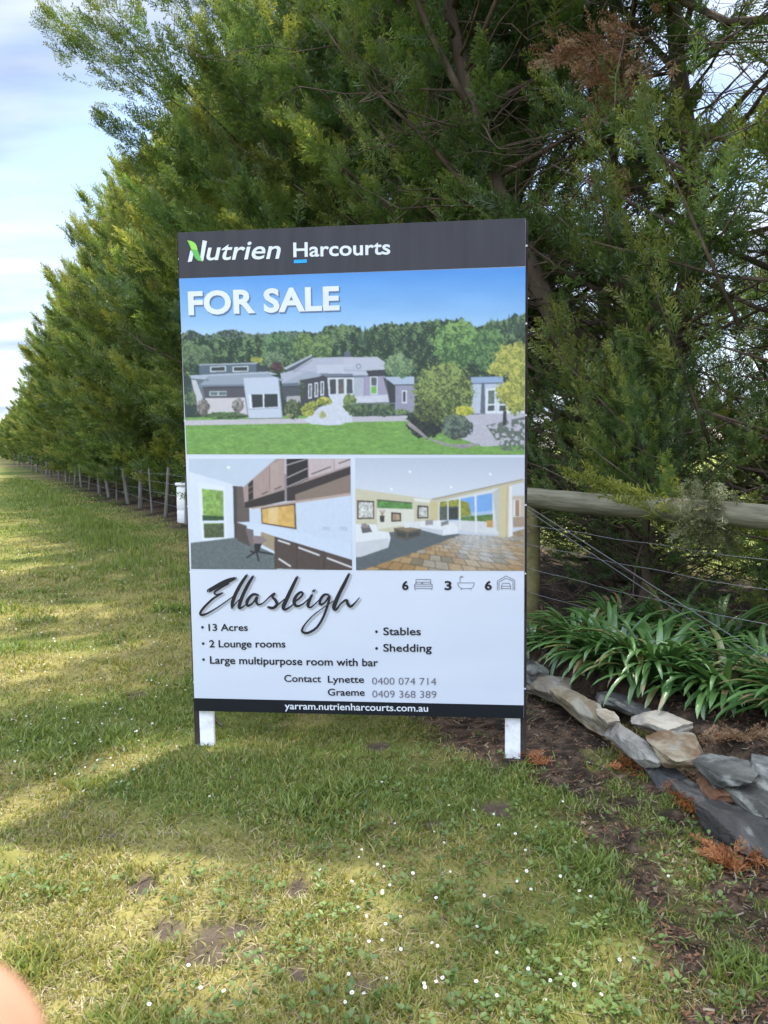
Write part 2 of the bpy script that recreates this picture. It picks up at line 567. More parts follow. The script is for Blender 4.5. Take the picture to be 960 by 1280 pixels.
def make_tree(seed, H=9.5, R=2.7, limbs=90, subs=11, per=8, stems=None, dead=0, lo=False, zmin=0.5, size=(0.2, 0.36), skip=None, extra=None, el_low=8, low=(0, .1, .2, .45), lowv=(.46, .6, .95, 1.0), pal=None):
    """A hedge conifer round the origin: (bark mesh, crown mesh). stems: polylines of the trunks."""
    rng = np.random.default_rng(seed)
    if stems is None:
        k = 9
        zz = np.linspace(-0.1, H * 0.96, k)
        px = np.cumsum(rng.normal(0, 0.05, k)); py = np.cumsum(rng.normal(0, 0.05, k))
        stems = [(np.stack([px, py, zz], 1), np.linspace(0.17, 0.02, k))]
    paths = [(spline(np.column_stack([p, r]), 16)[:, :3], spline(np.column_stack([p, r]), 16)[:, 3]) for p, r in stems]
    P, D, S, TN = [], [], [], []
    nst = len(paths)
    for i in range(limbs):
        f = (i + rng.uniform()) / limbs
        z0 = zmin + (H * 0.93 - zmin) * f ** 0.9
        st, sr = paths[rng.integers(0, nst)]
        if st[-1, 2] < z0:
            st, sr = paths[0]
        base = np.array([np.interp(z0, st[:, 2], st[:, 0]), np.interp(z0, st[:, 2], st[:, 1]), z0])
        az = rng.uniform(0, 2 * np.pi)
        q = z0 / H
        prof = np.interp(q, low, lowv) if q < 0.42 else 1.0 * max(0.0, 1 - (q - 0.42) / 0.62) ** 1.05
        ln = (R * prof * rng.uniform(0.68, 1.05) + 0.3) * (1.28 if rng.uniform() < .13 else 1)
        el = math.radians(np.interp(q, [0, 0.3, 0.6, 1], [el_low, 24, 40, 68]) + rng.normal(0, 8))
        lp = limb_points(base, az, el, ln, rng)
        if skip is not None and skip(lp[-1], rng, ln):
            paths.append((lp[:5], np.linspace(0.03, 0.006, 5)))
            continue
        r0 = 0.010 + 0.009 * ln * rng.uniform(0.7, 1.2)
        paths.append((lp, np.linspace(r0, 0.004, len(lp))))
        tone_l = np.clip(rng.normal(0.30, 0.26), 0, 1)
        bri_l = float(np.clip(rng.normal(1.0, 0.22), .6, 1.5))
        ns = max(4, int(subs * ln / 2.6))
        lpx = spline(lp, 24)
        ltan = np.gradient(lpx, axis=0)
        ltan /= np.linalg.norm(ltan, axis=1)[:, None]
        for j in range(ns):
            s = 0.16 + 0.84 * (j + rng.uniform()) / ns
            k = min(23, int(s * 23))
            p, t = lpx[k], ltan[k]
            if j == ns - 1:
                d, sl = t + np.array([0, 0, .1]), rng.uniform(0.5, 0.85)
                p, s = lpx[-1], 1
            else:
                sv = np.cross(t, rng.normal(0, 1, 3))
                sv /= np.linalg.norm(sv) + 1e-9
                d = t * 0.72 + sv * 0.64 + np.array([0, 0, 0.2])
                sl = rng.uniform(0.28, 0.6) * (1.2 - 0.5 * s)
            d = d / np.linalg.norm(d)
            n = max(3, int(per * sl / 0.5)) * (2 if j == ns - 1 else 1)
            ss = (np.arange(n) + rng.uniform(0, 1, n)) / n
            pp = p + np.outer(ss * sl, d) + rng.normal(0, 1, (n, 3)) * ((0.075 if j == ns - 1 else 0.04) * (1.1 - ss))[:, None]
            sp = rng.normal(0, 0.42, (n, 3))
            sp -= np.outer(sp @ d, d)
            dd = d + sp * (1.1 - 0.6 * ss)[:, None] + np.array([0, 0, 0.1])
            P.append(pp); D.append(dd)
            S.append(rng.uniform(size[0], size[1], n) * (1.1 - 0.35 * ss))
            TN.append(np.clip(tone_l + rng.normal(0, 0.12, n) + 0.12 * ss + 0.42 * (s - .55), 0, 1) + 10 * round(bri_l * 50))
    if extra is not None:
        for pe, de, sl, n, tn in extra:
            d = np.asarray(de, float) / np.linalg.norm(de)
            ss = rng.uniform(0, 1, n)
            w = (0.30 * sl * (1 - 0.75 * ss))[:, None]
            sp = rng.normal(0, 1, (n, 3)); sp -= np.outer(sp @ d, d)
            P.append(np.asarray(pe) + np.outer(ss * sl, d) + sp * w * 0.5)
            D.append(d + sp * 0.5 * (1.05 - ss)[:, None])
            S.append(rng.uniform(size[0], size[1], n) * (1.05 - 0.4 * ss))
            TN.append(np.clip(tn + rng.normal(0, 0.16, n) + .25 * (ss - .5), 0, 1) + 500)
            paths.append((np.asarray(pe) + np.outer(np.linspace(-0.5, 0.9, 4) * sl, d), np.linspace(0.014, 0.003, 4)))
    bark_paths = paths
    V, F = tubes(bark_paths, 7)
    if dead:
        tw = []
        for i in range(dead):
            st, sr = paths[rng.integers(0, len(stems))]
            z0 = rng.uniform(0.3, min(H * 0.75, st[-1, 2]))
            b = np.array([np.interp(z0, st[:, 2], st[:, 0]), np.interp(z0, st[:, 2], st[:, 1]), z0])
            lp = limb_points(b, rng.uniform(0, 2 * np.pi), math.radians(rng.normal(8, 22)), rng.uniform(0.5, 2.0), rng, 6, rng.uniform(-.3, .3), 0.16)
            tw.append((lp, np.linspace(rng.uniform(0.006, 0.014), 0.002, 6)))
            for m in range(5):
                k = rng.integers(2, 6)
                l2 = limb_points(lp[min(k, 5)], rng.uniform(0, 2 * np.pi), math.radians(rng.normal(0, 30)), rng.uniform(0.15, 0.6), rng, 4, 0.2, 0.2)
                tw.append((l2, np.linspace(0.004, 0.0012, 4)))
        V2, F2 = tubes(tw, 4, False)
        F = F + [F2[0] + len(V)]
        V = np.vstack([V, V2])
    bark = make_mesh('trunk', V, F, [M_BARK], None, True)
    P, D, S, TN = np.concatenate(P), np.concatenate(D), np.concatenate(S), np.concatenate(TN)
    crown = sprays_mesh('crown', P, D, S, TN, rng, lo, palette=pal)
    return bark, crown


def plant_tree(bark, crown, t, back, label, rz=0.0, sc=1.0, group='conifers of the hedge'):
    p = F0 + U * t + NV * back
    r = empty('cypress_tree', (p[0], p[1], 0), rz)
    r.scale = (sc, sc, sc)
    tag(r, label, 'tree', group)
    link('trunk', bark, r)
    link('crown', crown, r)
    return r


# near trees, each with its own stems (behind the sign and to its right)
def stem(pts, r0, r1):
    pts = np.array(pts, float)
    return (pts, np.linspace(r0, r1, len(pts)))


OUT = -NV                                # towards the lawn
ZUP = np.array([0, 0, 1.0])


def o3(a, b, c):
    """a along the hedge (away), b out towards the lawn, c up."""
    return np.array([U[0] * a + OUT[0] * b, U[1] * a + OUT[1] * b, c])


stems_a = [stem([(0, 0, -.1), (-.2, -.02, 1.5), (-.62, -.1, 2.5), (-1.3, -.2, 4.0), (-1.7, -.2, 6), (-1.8, 0, 9)], 0.13, 0.02),
           stem([(.05, .05, -.1), (.3, .1, 1.8), (.68, .1, 3.2), (.42, .0, 4.7), (.3, .1, 6.5), (.2, .2, 9.5)], 0.15, 0.02),
           stem([(.1, .3, -.1), (.2, .5, 2.0), (.1, .8, 4.5), (.1, .9, 8.5)], 0.10, 0.02)]


def thin_a(tip, rng, ln):
    back = tip[0] * NV[0] + tip[1] * NV[1]
    if back > 0.3 and rng.uniform() < .5:
        return True
    if back < .2 and 1.5 < tip[2] < 3.7 and rng.uniform() < .6:
        return True
    return rng.uniform() < (0.42 if tip[2] < 4.4 else 0.22)


extra_a = [(o3(-.6, 1.0, 1.75), o3(-.2, .5, .75), 0.75, 46, .75), (o3(.2, 1.3, 1.5), o3(.25, .6, .5), 0.7, 42, .7), (o3(-.2, 1.35, 2.1), o3(.4, .6, .4), 0.8, 46, .5),
           (o3(-.9, .9, 1.2), o3(-.5, .6, .2), 0.7, 36, .62), (o3(.3, 1.1, .85), o3(-.3, .5, .3), 0.6, 30, .5), (o3(-.3, 1.2, 2.9), o3(.3, .7, .5), 0.9, 52, .45),
           (o3(.9, 1.2, 2.6), o3(.2, .7, .8), 0.9, 50, .6), (o3(-.9, 1.0, 2.7), o3(-.1, .4, .9), 0.9, 50, .72)]
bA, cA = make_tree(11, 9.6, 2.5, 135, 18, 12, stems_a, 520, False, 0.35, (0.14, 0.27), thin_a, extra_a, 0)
treeA = plant_tree(bA, cA, 0.75, 1.6, 'multi-stemmed cypress with leaning bare trunks behind the timber rail, right of the sign')

stems_b = [stem([(0, 0, -.1), (.1, .1, 2), (-.1, .0, 4), (.1, .1, 9.8)], 0.17, 0.02), stem([(.2, -.1, -.1), (.6, -.4, 2.2), (.8, -.5, 4.5), (.7, -.4, 8)], 0.11, 0.02)]
extra_b = [(o3(.6, 1.0, 1.9), o3(.2, .3, .95), 1.0, 70, .85), (o3(.95, 1.1, 1.5), o3(.5, .4, .7), 0.9, 56, .78), (o3(.5, 1.2, 1.0), o3(.4, .5, .5), 0.75, 46, .65),
           (o3(1.2, .9, 2.6), o3(.5, .5, .7), 1.0, 56, .55), (o3(.3, 1.2, 2.6), o3(.2, .4, .9), 1.0, 60, .7), (o3(.9, 1.0, 3.4), o3(.5, .5, .5), 1.0, 56, .5)]
bB, cB = make_tree(12, 9.8, 2.5, 130, 18, 12, stems_b, 420, False, 0.4, (0.14, 0.27), thin_a, extra_b, 0)
treeB = plant_tree(bB, cB, -1.35, 1.65, 'rightmost cypress in view, bright young sprays above the end of the rail')
bC, cC = make_tree(13, 9.2, 2.5, 135, 18, 13, None, 120, False, 0.35, (0.17, 0.31))
plant_tree(bC, cC, 2.9, 1.6, 'dense cypress directly behind the for sale sign')
rootD = np.array([*(F0 + U * 5.2 + NV * 1.5), 0])
extra_d = []
for (u0, v0, y0), (u1, v1, y1), n, tn in [((300, 185, 10.2), (60, 18, 9.3), 420, .5), ((330, 130, 10.3), (170, -60, 9.6), 260, .55), ((240, 120, 9.8), (110, -10, 9.2), 150, .62), ((260, 235, 10.0), (130, 150, 9.4), 170, .35),
                                         ((330, 60, 10), (225, -40, 9.6), 160, .6), ((330, 260, 10.3), (160, 205, 9.8), 190, .7)]:
    p0, p1 = at_depth(u0, v0, y0), at_depth(u1, v1, y1)
    extra_d.append((p0 - rootD, p1 - p0, float(np.linalg.norm(p1 - p0)), n, tn))
bD, cD = make_tree(14, 9.0, 2.4, 135, 18, 13, None, 0, False, 0.35, (0.18, 0.33), extra=extra_d)
plant_tree(bD, cD, 5.2, 1.5, 'tall cypress whose long plume reaches left above the sign')
bE, cE = make_tree(15, 8.8, 2.5, 135, 18, 13, None, 0, False, 0.3, (0.18, 0.34), el_low=-2)
plant_tree(bE, cE, 7.6, 1.65, 'cypress with sunlit yellow-green boughs at the left edge of the sign')
# low regrowth under the boughs, behind the rail
us = [make_tree(40 + i, 1.9, .75, 46, 8, 9, None, 30, False, 0.12, (0.09, 0.17), None, None, 10) for i in range(2)]
for i, (t_, bk, sc_, lab) in enumerate([(-.55, .75, .72, 'bright young conifer growing just behind the middle of the rail'), (.25, 1.2, .8, 'low dim conifer regrowth behind the rail post'), (-1.5, 1.3, .9, 'low conifer regrowth behind the right end of the rail'),
                                        (1.4, 2.6, 1.35, 'bushy self-sown conifer far back under the leaning trunks'), (-.4, 3.0, 1.4, 'bushy self-sown conifer at the paddock side of the hedge'), (-2.3, 2.9, 1.4, 'self-sown conifer at the paddock side, by the right edge'),
                                        (.5, 3.4, 1.3, 'self-sown conifer on the paddock edge behind the leaning trunks'), (2.6, 3.2, 1.4, 'self-sown conifer on the paddock edge behind the sign')]):
    plant_tree(*us[i % 2], t_, bk, lab, i * 1.3, sc_ * (.85 if bk > 2 else 1), 'self-sown conifers under the hedge')
# the hedge runs on past the right edge of the picture, behind the camera's shoulder: it shades the foreground
plant_tree(bD, cD, -4.2, 1.9, 'shadowy cypress of the hedge beyond the right end of the rail', 2.1, 0.95)
plant_tree(bC, cC, -6.9, 2.0, 'cypress of the hedge past the stone edging', 4.0, 1.0)
# the receding row
FAR = [make_tree(20 + i, 8.8, 2.4, 150, 17, 11, None, 0, True, 0.25, (0.22, 0.42), el_low=-4, pal=[(0.045, 0.084, 0.028), (0.105, 0.16, 0.035), (0.27, 0.265, 0.055)]) for i in range(3)]
rr = random.Random(3)
t = 9.9
k = 0
while t < 120:
    b, c = FAR[k % 3]
    if t < 20:
        lab = ['cypress overhanging the white drum by the fence', 'cypress beyond the white drum with low boughs over the grey posts', 'bushy cypress leaning over the grey fence posts on the left',
               'cypress in the hedge over the middle of the left post line', 'pointed cypress over the far half of the left post line'][k]
    else:
        lab = 'yellow-green cypress in the far hedge row receding to the left edge'
    plant_tree(b, c, t, (1.9 if k == 0 else 1.3) + rr.uniform(-.3, .3), lab, rr.uniform(0, 6.28), float(np.interp(t, [10, 20, 31, 46, 71, 120], [1.0, .95, .86, .70, .58, .5])) * rr.uniform(0.92, 1.08))
    t += 2.45 if t < 50 else 3.4
    k += 1
def child_sprays(parent, name, label, spec, palette, seed, size):
    """spec: (world start, direction, length, n, spread)"""
    rng = np.random.default_rng(seed)
    P, D, S, T = [], [], [], []
    o = np.array(parent.location)
    for p, d, ln, n, sp in spec:
        d = np.asarray(d, float) / np.linalg.norm(d)
        s = rng.uniform(0, 1, n)
        off = rng.normal(0, 1, (n, 3)); off -= np.outer(off @ d, d)
        P.append(np.asarray(p) - o + np.outer(s * ln, d) + off * (sp * (1.05 - 0.7 * s))[:, None])
        D.append(d + off * 0.5)
        S.append(rng.uniform(size[0], size[1], n))
        T.append(rng.uniform(0.1, 0.9, n))
    me = sprays_mesh(name, np.concatenate(P), np.concatenate(D), np.concatenate(S), np.concatenate(T), rng, palette=palette)
    c = link(name, me, parent)
    c['label'] = label
    return c


RUST = [(0.12, 0.065, 0.035), (0.24, 0.14, 0.075), (0.40, 0.27, 0.15)]
TAN = [(0.16, 0.09, 0.045), (0.27, 0.16, 0.08), (0.36, 0.25, 0.14)]
child_sprays(treeA, 'dead_foliage', 'rust-brown dead foliage', [(at_depth(815, 45, 5.9), (-.8, -.1, -.35), .6, 56, .12), (at_depth(785, 75, 5.9), (-.5, 0, -.7), .5, 34, .09),
             (at_depth(770, 200, 5.9), (-.3, -.1, -.6), .3, 18, .06), (at_depth(735, 55, 5.9), (-.8, 0, -.1), .3, 24, .07), (at_depth(800, 60, 5.9), (-.9, 0, .1), .35, 24, .08)], RUST, 7, (.12, .22))
child_sprays(treeB, 'drooping_bough', 'grey-olive bough hanging over the rail', [(at_depth(885, 590, 4.15), (-.1, -.12, -1), .38, 70, .075), (at_depth(905, 625, 4.1), (-.75, -.1, -.45), .28, 46, .05),
             (at_depth(890, 610, 4.2), (.25, -.1, -.9), .3, 40, .05)], [(0.07, 0.085, 0.035), (0.13, 0.14, 0.06), (0.22, 0.22, 0.11)], 8, (.07, .13))
# ------------------------------------------------------------------ fences
def box_mesh(name, lo, hi, mat, bevel=0.003):
    bm = bmesh.new()
    bmesh.ops.create_cube(bm, size=1)
    for v in bm.verts:
        v.co = Vector([lo[i] + (hi[i] - lo[i]) * (v.co[i] + 0.5) for i in range(3)])
    if bevel:
        bmesh.ops.bevel(bm, geom=bm.edges[:], offset=bevel, segments=2, affect='EDGES')
    me = bpy.data.meshes.new(name)
    bm.to_mesh(me); bm.free()
    me.materials.append(mat)
    return me


def f3(t, out=0.0, z=0.0):
    p = F0 + U * t - NV * out
    return np.array([p[0], p[1], z])


rf = empty('rail_fence', (F0[0], F0[1], 0))
tag(rf, 'timber post and rail fence strung with wires, right of the sign', 'fence')
o0 = np.array(rf.location)
ts = np.linspace(0.16, -3.4, 30)
rng = np.random.default_rng(2)
rail = np.array([f3(t, 0, 1.045 + 0.006 * math.sin(3 * t)) for t in ts]) - o0
rr_ = np.linspace(0.074, 0.058, 30) + rng.normal(0, 0.0012, 30)
rr_[0], rr_[1] = 0.055, 0.071
V, F = tubes([(rail, rr_)], 16)
link('rail', make_mesh('rail', V, F, [M_RAIL], None, True), rf)
zz = np.linspace(-0.2, 0.985, 8)
V, F = tubes([(np.stack([0.012 * np.sin(zz * 3), 0 * zz, zz], 1), np.full(8, 0.056))], 12)
link('post', make_mesh('post', V, F, [M_MOSSPOST], None, True), rf)
V, F = tubes([(f3(-3.3) - o0 + np.stack([0 * zz, 0 * zz, zz], 1), np.full(8, 0.07))], 12)
link('post', make_mesh('post', V, F, [M_MOSSPOST], None, True), rf)
for z0, sag in ((0.86, .02), (0.72, .03), (0.55, .035), (0.38, .03)):
    tt = np.linspace(0, -3.3, 24)
    s = (tt / -3.3)
    p = np.array([f3(a, 0.058, z0 - sag * 4 * b * (1 - b) + 0.004 * math.sin(a * 9)) for a, b in zip(tt, s)]) - o0
    V, F = tubes([(p, 0.0015)], 5)
    link('wire', make_mesh('wire', V, F, [M_WIRE], None, True), rf)
for za, zb, off, r in ((1.0, 0.12, .065, .0028), (0.98, 0.05, .08, .0022)):
    tt = np.linspace(0, -2.6, 12)
    p = np.array([f3(a, off, za + (zb - za) * (a / -2.6)) for a in tt]) - o0
    V, F = tubes([(p, r)], 6)
    link('stay_wire', make_mesh('stay_wire', V, F, [M_STAY], None, True), rf)

wf = empty('wire_fence', tuple(f3(11.4)))
tag(wf, 'leaning grey fence posts joined by thin wires beneath the hedge on the left', 'fence')
o1 = np.array(wf.location)
rng = np.random.default_rng(4)
post_t = [4.2, 7.0, 9.8, 11.4, 12.85, 14.2, 15.7, 17.2, 18.5, 20.6, 22.9, 24.7, 26.5, 28.1, 29.6, 31.2, 32.7, 35.5, 38.2, 41, 44, 47.5, 51, 55, 60, 66]
tops = []
for i, t in enumerate(post_t):
    thin = i % 3 == 1
    h = rng.uniform(0.86, 1.02)
    lean = rng.normal(0, 0.05, 2)
    if abs(t - 18.5) < .1: lean = np.array([-0.16, 0.05])
    zz = np.linspace(-0.15, h, 6)
    b = f3(t, rng.normal(0, .04)) - o1
    r = 0.026 if thin else rng.uniform(0.042, 0.06)
    p = np.stack([b[0] + lean[0] * zz, b[1] + lean[1] * zz, zz], 1)
    V, F = tubes([(p, np.linspace(r, r * 0.92, 6))], 8)
    link('post', make_mesh('post', V, F, [M_GREYPOST], None, True), wf)
for z0 in (0.25, 0.47, 0.68, 0.86):
    pts = np.array([f3(t, 0.05, z0 + rng.normal(0, .012)) for t in post_t]) - o1
    V, F = tubes([(pts, 0.003)], 4)
    link('wire', make_mesh('wire', V, F, [M_WIRE], None, True), wf)


# white drum standing by the fence
def lathe(prof, n=28):
    ang = np.linspace(0, 2 * np.pi, n, endpoint=False)
    V = np.concatenate([np.stack([r * np.cos(ang), r * np.sin(ang), np.full(n, z)], 1) for r, z in prof])
    Q = []
    for i in range(len(prof) - 1):
        j = np.arange(n)
        k = (j + 1) % n
        Q.append(np.stack([i * n + j, i * n + k, (i + 1) * n + k, (i + 1) * n + j], -1))
    return V, np.concatenate(Q)


dp = at(236, 653)
dr = empty('plastic_drum', (dp[0], dp[1], 0))
tag(dr, 'white plastic drum standing by the fence, half hidden by the sign', 'drum')
V, Q = lathe([(0.001, 0), (0.2, 0), (0.212, .02), (0.212, .22), (.206, .235), (.206, .25), (.212, .265), (0.212, .47), (.206, .485), (.206, .5), (.212, .515), (0.21, .66), (.18, .70), (.001, .70)])
link('body', make_mesh('body', V, Q, [M_DRUM], None, True), dr)
V, Q = lathe([(.18, .702), (.232, .702), (.238, .71), (.238, .742), (.23, .75), (.001, .752)])
link('lid', make_mesh('lid', V, Q, [M_DRUM], None, True), dr)

# ------------------------------------------------------------------ stone edging
def stone(u0, v0, u1, v1, z, dep, th, c1, c2, label, seed, tilt=0.0, pitch=0.0):
    th *= .8
    dep *= .85
    c1, c2 = [tuple(q * .78 * k for q, k in zip(c, (1.06, 1, .9))) for c in (c1, c2)]
    a, b = at(u0, v0, z), at(u1, v1, z)
    ln = np.linalg.norm(b - a)
    yaw = math.atan2(b[1] - a[1], b[0] - a[0])
    rng = np.random.default_rng(seed)
    bm = bmesh.new()
    bmesh.ops.create_cube(bm, size=1)
    bmesh.ops.bevel(bm, geom=bm.edges[:], offset=0.025, segments=1, affect='EDGES')
    bmesh.ops.subdivide_edges(bm, edges=bm.edges[:], cuts=15, use_grid_fill=True)
    bmesh.ops.triangulate(bm, faces=bm.faces[:])
    co = np.array([v.co[:] for v in bm.verts])
    # chop the block by a few slanted planes, so that each outline is its own
    for _ in range(12):
        n = rng.normal(0, 1, 3) * np.array([1, 1, .45]); n /= np.linalg.norm(n)
        lim = rng.uniform(0.36, 0.54)
        q = co @ n
        over = np.clip(q - lim, 0, None)
        co -= np.outer(over, n)
    w = co * np.array([ln, dep, th])
    def n3(f, k):
        return (fbm(w[:, 0] + w[:, 2] * .7 + seed, w[:, 1] - w[:, 2] * .6, f, seed + k, 4) + fbm(w[:, 1] + seed * 2, w[:, 2] + w[:, 0] * .5, f, seed + k + 50, 4)) / 2 - .5
    strata = fbm(w[:, 2] * 1.0 + .12 * w[:, 0] + seed, w[:, 0] * .05, 55, seed, 3) - .5
    edge = np.maximum(abs(co[:, 0]), abs(co[:, 1])) > .34
    grow = 1 + strata * .16 * edge
    w[:, 0] *= grow
    w[:, 1] *= grow
    w[:, 2] += n3(9, 2) * min(.03, th * .3) + n3(40, 5) * .012
    w[:, 1] += n3(28, 6) * .016
    w[:, 0] += n3(28, 7) * .016
    t = np.clip(.5 + 3.2 * n3(7, 3) + 1.6 * n3(55, 8), 0, 1)
    lich = smooth(.54, .62, n3(16, 4) + .5)
    col = lerp(c1, c2, t)
    col = col * (1 - 0.4 * lich)[:, None] + np.array([.36, .36, .31]) * (0.4 * lich)[:, None]
    for v, p in zip(bm.verts, w):
        v.co = p
    f = np.array([[v.index for v in fc.verts] for fc in bm.faces])
    bm.free()
    o = link('edging_stone', make_mesh('edging_stone', w, f, [M_STONE], col, True))
    c = (a + b) / 2
    o.location = (c[0], c[1], z - th / 2)
    o.rotation_euler = (tilt, pitch, yaw)
    try:
        o.data.set_sharp_from_angle(angle=rad(20))
    except Exception:
        pass
    return tag(o, label, 'stone', 'stones edging the garden bed')


GR, DK, TN_, RS, WH = (.20, .20, .195), (.065, .07, .075), (.25, .21, .15), (.20, .11, .06), (.36, .345, .31)
LG = (.33, .335, .34)
stone(652, 823, 682, 838, .17, .2, .17, (.05, .05, .052), (.09, .09, .09), 'dark boulder beside the right edge of the sign', 1)
stone(668, 838, 715, 862, .14, .22, .13, (.17, .15, .125), (.27, .24, .20), 'grey-brown block at the far end of the stone edging', 2, .1)
stone(702, 856, 762, 893, .15, .13, .13, (.20, .17, .115), (.36, .31, .23), 'long tan slab near the far end of the stone edging', 3, .3)
stone(745, 858, 800, 888, .13, .18, .06, DK, (.11, .115, .12), 'flat charcoal slate tucked under the strap leaves', 4, -.1)
stone(748, 885, 772, 902, .15, .12, .07, (.22, .20, .16), (.32, .29, .24), 'small tan stone wedged between the long slabs', 5)
stone(764, 896, 822, 946, .15, .12, .10, (.20, .195, .185), (.33, .325, .31), 'long pale grey slab leaning outwards in the middle of the edging', 6, .45)
stone(790, 885, 850, 908, .17, .22, .07, (.26, .25, .235), WH, 'whitish flat rock below the strap leaves, behind the pale slab', 7, .05)
stone(828, 912, 876, 944, .20, .24, .13, (.19, .115, .065), (.40, .36, .27), 'square rusty block with a cream top', 8, .12)
stone(815, 944, 846, 972, .08, .14, .1, DK, (.10, .105, .12), 'dark stone under the rusty block', 9, .1)
stone(868, 946, 948, 966, .21, .24, .085, (.07, .074, .072), (.17, .175, .168), 'broad dark grey slab with a flat top, near the right edge', 10, .05)
stone(876, 962, 912, 990, .14, .13, .06, (.17, .085, .05), (.28, .17, .115), 'thin red-brown slab below the broad dark grey slab', 11, .2)
stone(845, 968, 902, 1004, .075, .14, .11, (.07, .07, .07), (.15, .148, .145), 'grey slab lying low in front of the red-brown one', 12, .1)
stone(905, 972, 985, 1008, .16, .16, .08, (.075, .078, .076), (.19, .19, .185), 'grey slab sloping to the right edge of the picture', 13, .15)
stone(885, 998, 990, 1052, .10, .16, .16, (.05, .05, .05), (.115, .115, .112), 'lowest dark slab, nearest stone of the edging', 14, .05)
stone(935, 945, 990, 962, .23, .24, .09, (.12, .13, .13), (.24, .245, .24), 'grey block on the right end of the upper course', 15)
stone(834, 976, 854, 984, .03, .06, .05, DK, (.12, .125, .14), 'small dark chip lying on the mulch before the edging', 16)
stone(845, 993, 876, 1002, .02, .05, .025, (.30, .29, .26), (.45, .44, .41), 'pale flat flake on the mulch beside the rust-coloured frond', 17)

# ------------------------------------------------------------------ strap-leaved plants in the bed
def strap_plant(x, y, n, ln, seed, label, lean=(0, 0)):
    rng = np.random.default_rng(seed)
    V, F, T = [], [], []
    K = 11
    nb = 0
    for i in range(int(n * 1.9)):
        az = rng.uniform(0, 2 * np.pi)
        L_ = ln * rng.uniform(0.65, 1.12)
        el = math.radians(rng.uniform(38, 82))
        droop = rng.uniform(1.1, 2.5)
        w = rng.uniform(0.013, 0.021)
        s = np.linspace(0, 1, K)
        e = el - droop * s ** 1.5
        dl = L_ / (K - 1)
        h = np.concatenate([[0], np.cumsum(np.cos(e[:-1]) * dl)])
        z = np.concatenate([[0], np.cumsum(np.sin(e[:-1]) * dl)])
        r0 = rng.uniform(0, 0.09)
        tw = rng.normal(0, .35)
        a = az + tw * s * .5
        cx = np.cos(az) * (r0) + np.cos(a) * h + lean[0] * z
        cy = np.sin(az) * (r0) + np.sin(a) * h + lean[1] * z
        zz = np.maximum(z, -0.02 + 0.02 * s)
        c = np.stack([cx, cy, zz], 1)
        side = np.stack([-np.sin(a), np.cos(a), 0 * s], 1)
        up = np.stack([-np.sin(e) * np.cos(a), -np.sin(e) * np.sin(a), np.cos(e)], 1)
        ww = w * np.clip(np.minimum(1, 0.55 + 1.6 * s), 0, 1) * np.sqrt(np.clip(1 - s ** 3.2, 0.0, 1))
        rr = np.stack([c - side * ww[:, None] + up * (ww * .35)[:, None], c, c + side * ww[:, None] + up * (ww * .35)[:, None]], 1)
        V.append(rr.reshape(-1, 3))
        k = np.arange(K - 1)[:, None] * 3 + np.arange(2)[None, :]
        F.append(np.stack([k, k + 1, k + 4, k + 3], -1).reshape(-1, 4) + nb)
        nb += K * 3
        g = lerp((0.045, 0.11, 0.025), (0.105, 0.205, 0.05), rng.uniform(0, 1) ** 1.3)
        if rng.uniform() < 0.06: g = np.array([.16, .17, .05])
        if rng.uniform() < 0.05: g = np.array([.24, .17, .08])
        g = np.asarray(g)
        tt = g[None, :] * (0.82 + 0.4 * s)[:, None]
        if rng.uniform() < .08: tt[-2:] = (.26, .19, .09)
        T.append(np.repeat(tt, 3, axis=0))
    o = link('strap_leaf_plant', make_mesh('strap_leaf_plant', np.concatenate(V), np.concatenate(F), [M_STRAP], np.concatenate(T), True))
    o.location = (x, y, float(gz(x, y)) - 0.01)
    return tag(o, label, 'plant', 'strap-leaved plants in the stone-edged bed')


for i, (u, v, n, ln, lab) in enumerate([
        (668, 800, 26, .30, 'small dim strap-leaved plant at the foot of the rail post'),
        (725, 822, 60, .46, 'strap-leaved clump at the far end of the bed, behind the long tan slab'),
        (768, 842, 75, .52, 'big arching strap-leaved clump spilling over the charcoal slate'),
        (820, 858, 80, .54, 'big strap-leaved clump behind the whitish flat rock'),
        (775, 800, 50, .48, 'strap-leaved clump at the back of the bed under the stay wire'),
        (835, 806, 55, .50, 'strap-leaved clump at the back of the bed below the drooping bough'),
        (895, 825, 60, .52, 'strap-leaved clump at the back of the bed by the right edge'),
        (905, 878, 62, .44, 'strap-leaved clump above the broad dark grey slab'),
        (958, 872, 66, .48, 'strap-leaved clump cut by the right edge of the picture'),
        (1010, 905, 60, .48, 'strap-leaved clump just past the right edge over the end block')]):
    p = at(u, v, .13)
    strap_plant(p[0], p[1], n, ln, 100 + i, lab, (0, -.1))

# ------------------------------------------------------------------ fallen fronds, sticks
def frond(u, v, z, ang, ln, n, pal, label, seed, cat='frond', name='fallen_frond'):
    rng = np.random.default_rng(seed)
    p = at(u, v, z)
    s = rng.uniform(-.5, .5, n) * ln
    d = np.array([math.cos(ang), math.sin(ang), 0])
    off = rng.normal(0, .018, (n, 3)) * [1, 1, .35]
    P = np.outer(s, d) + off + [0, 0, .022]
    D = d + rng.normal(0, .55, (n, 3)) * [1, 1, .35]
    me = sprays_mesh('fallen_frond', P, D, rng.uniform(.05, .10, n), rng.uniform(0.2, 1, n), rng, palette=pal)
    o = link(name, me)
    o.location = (p[0], p[1], float(gz(p[0], p[1])))
    return tag(o, label, cat, 'dead conifer fronds on the ground')


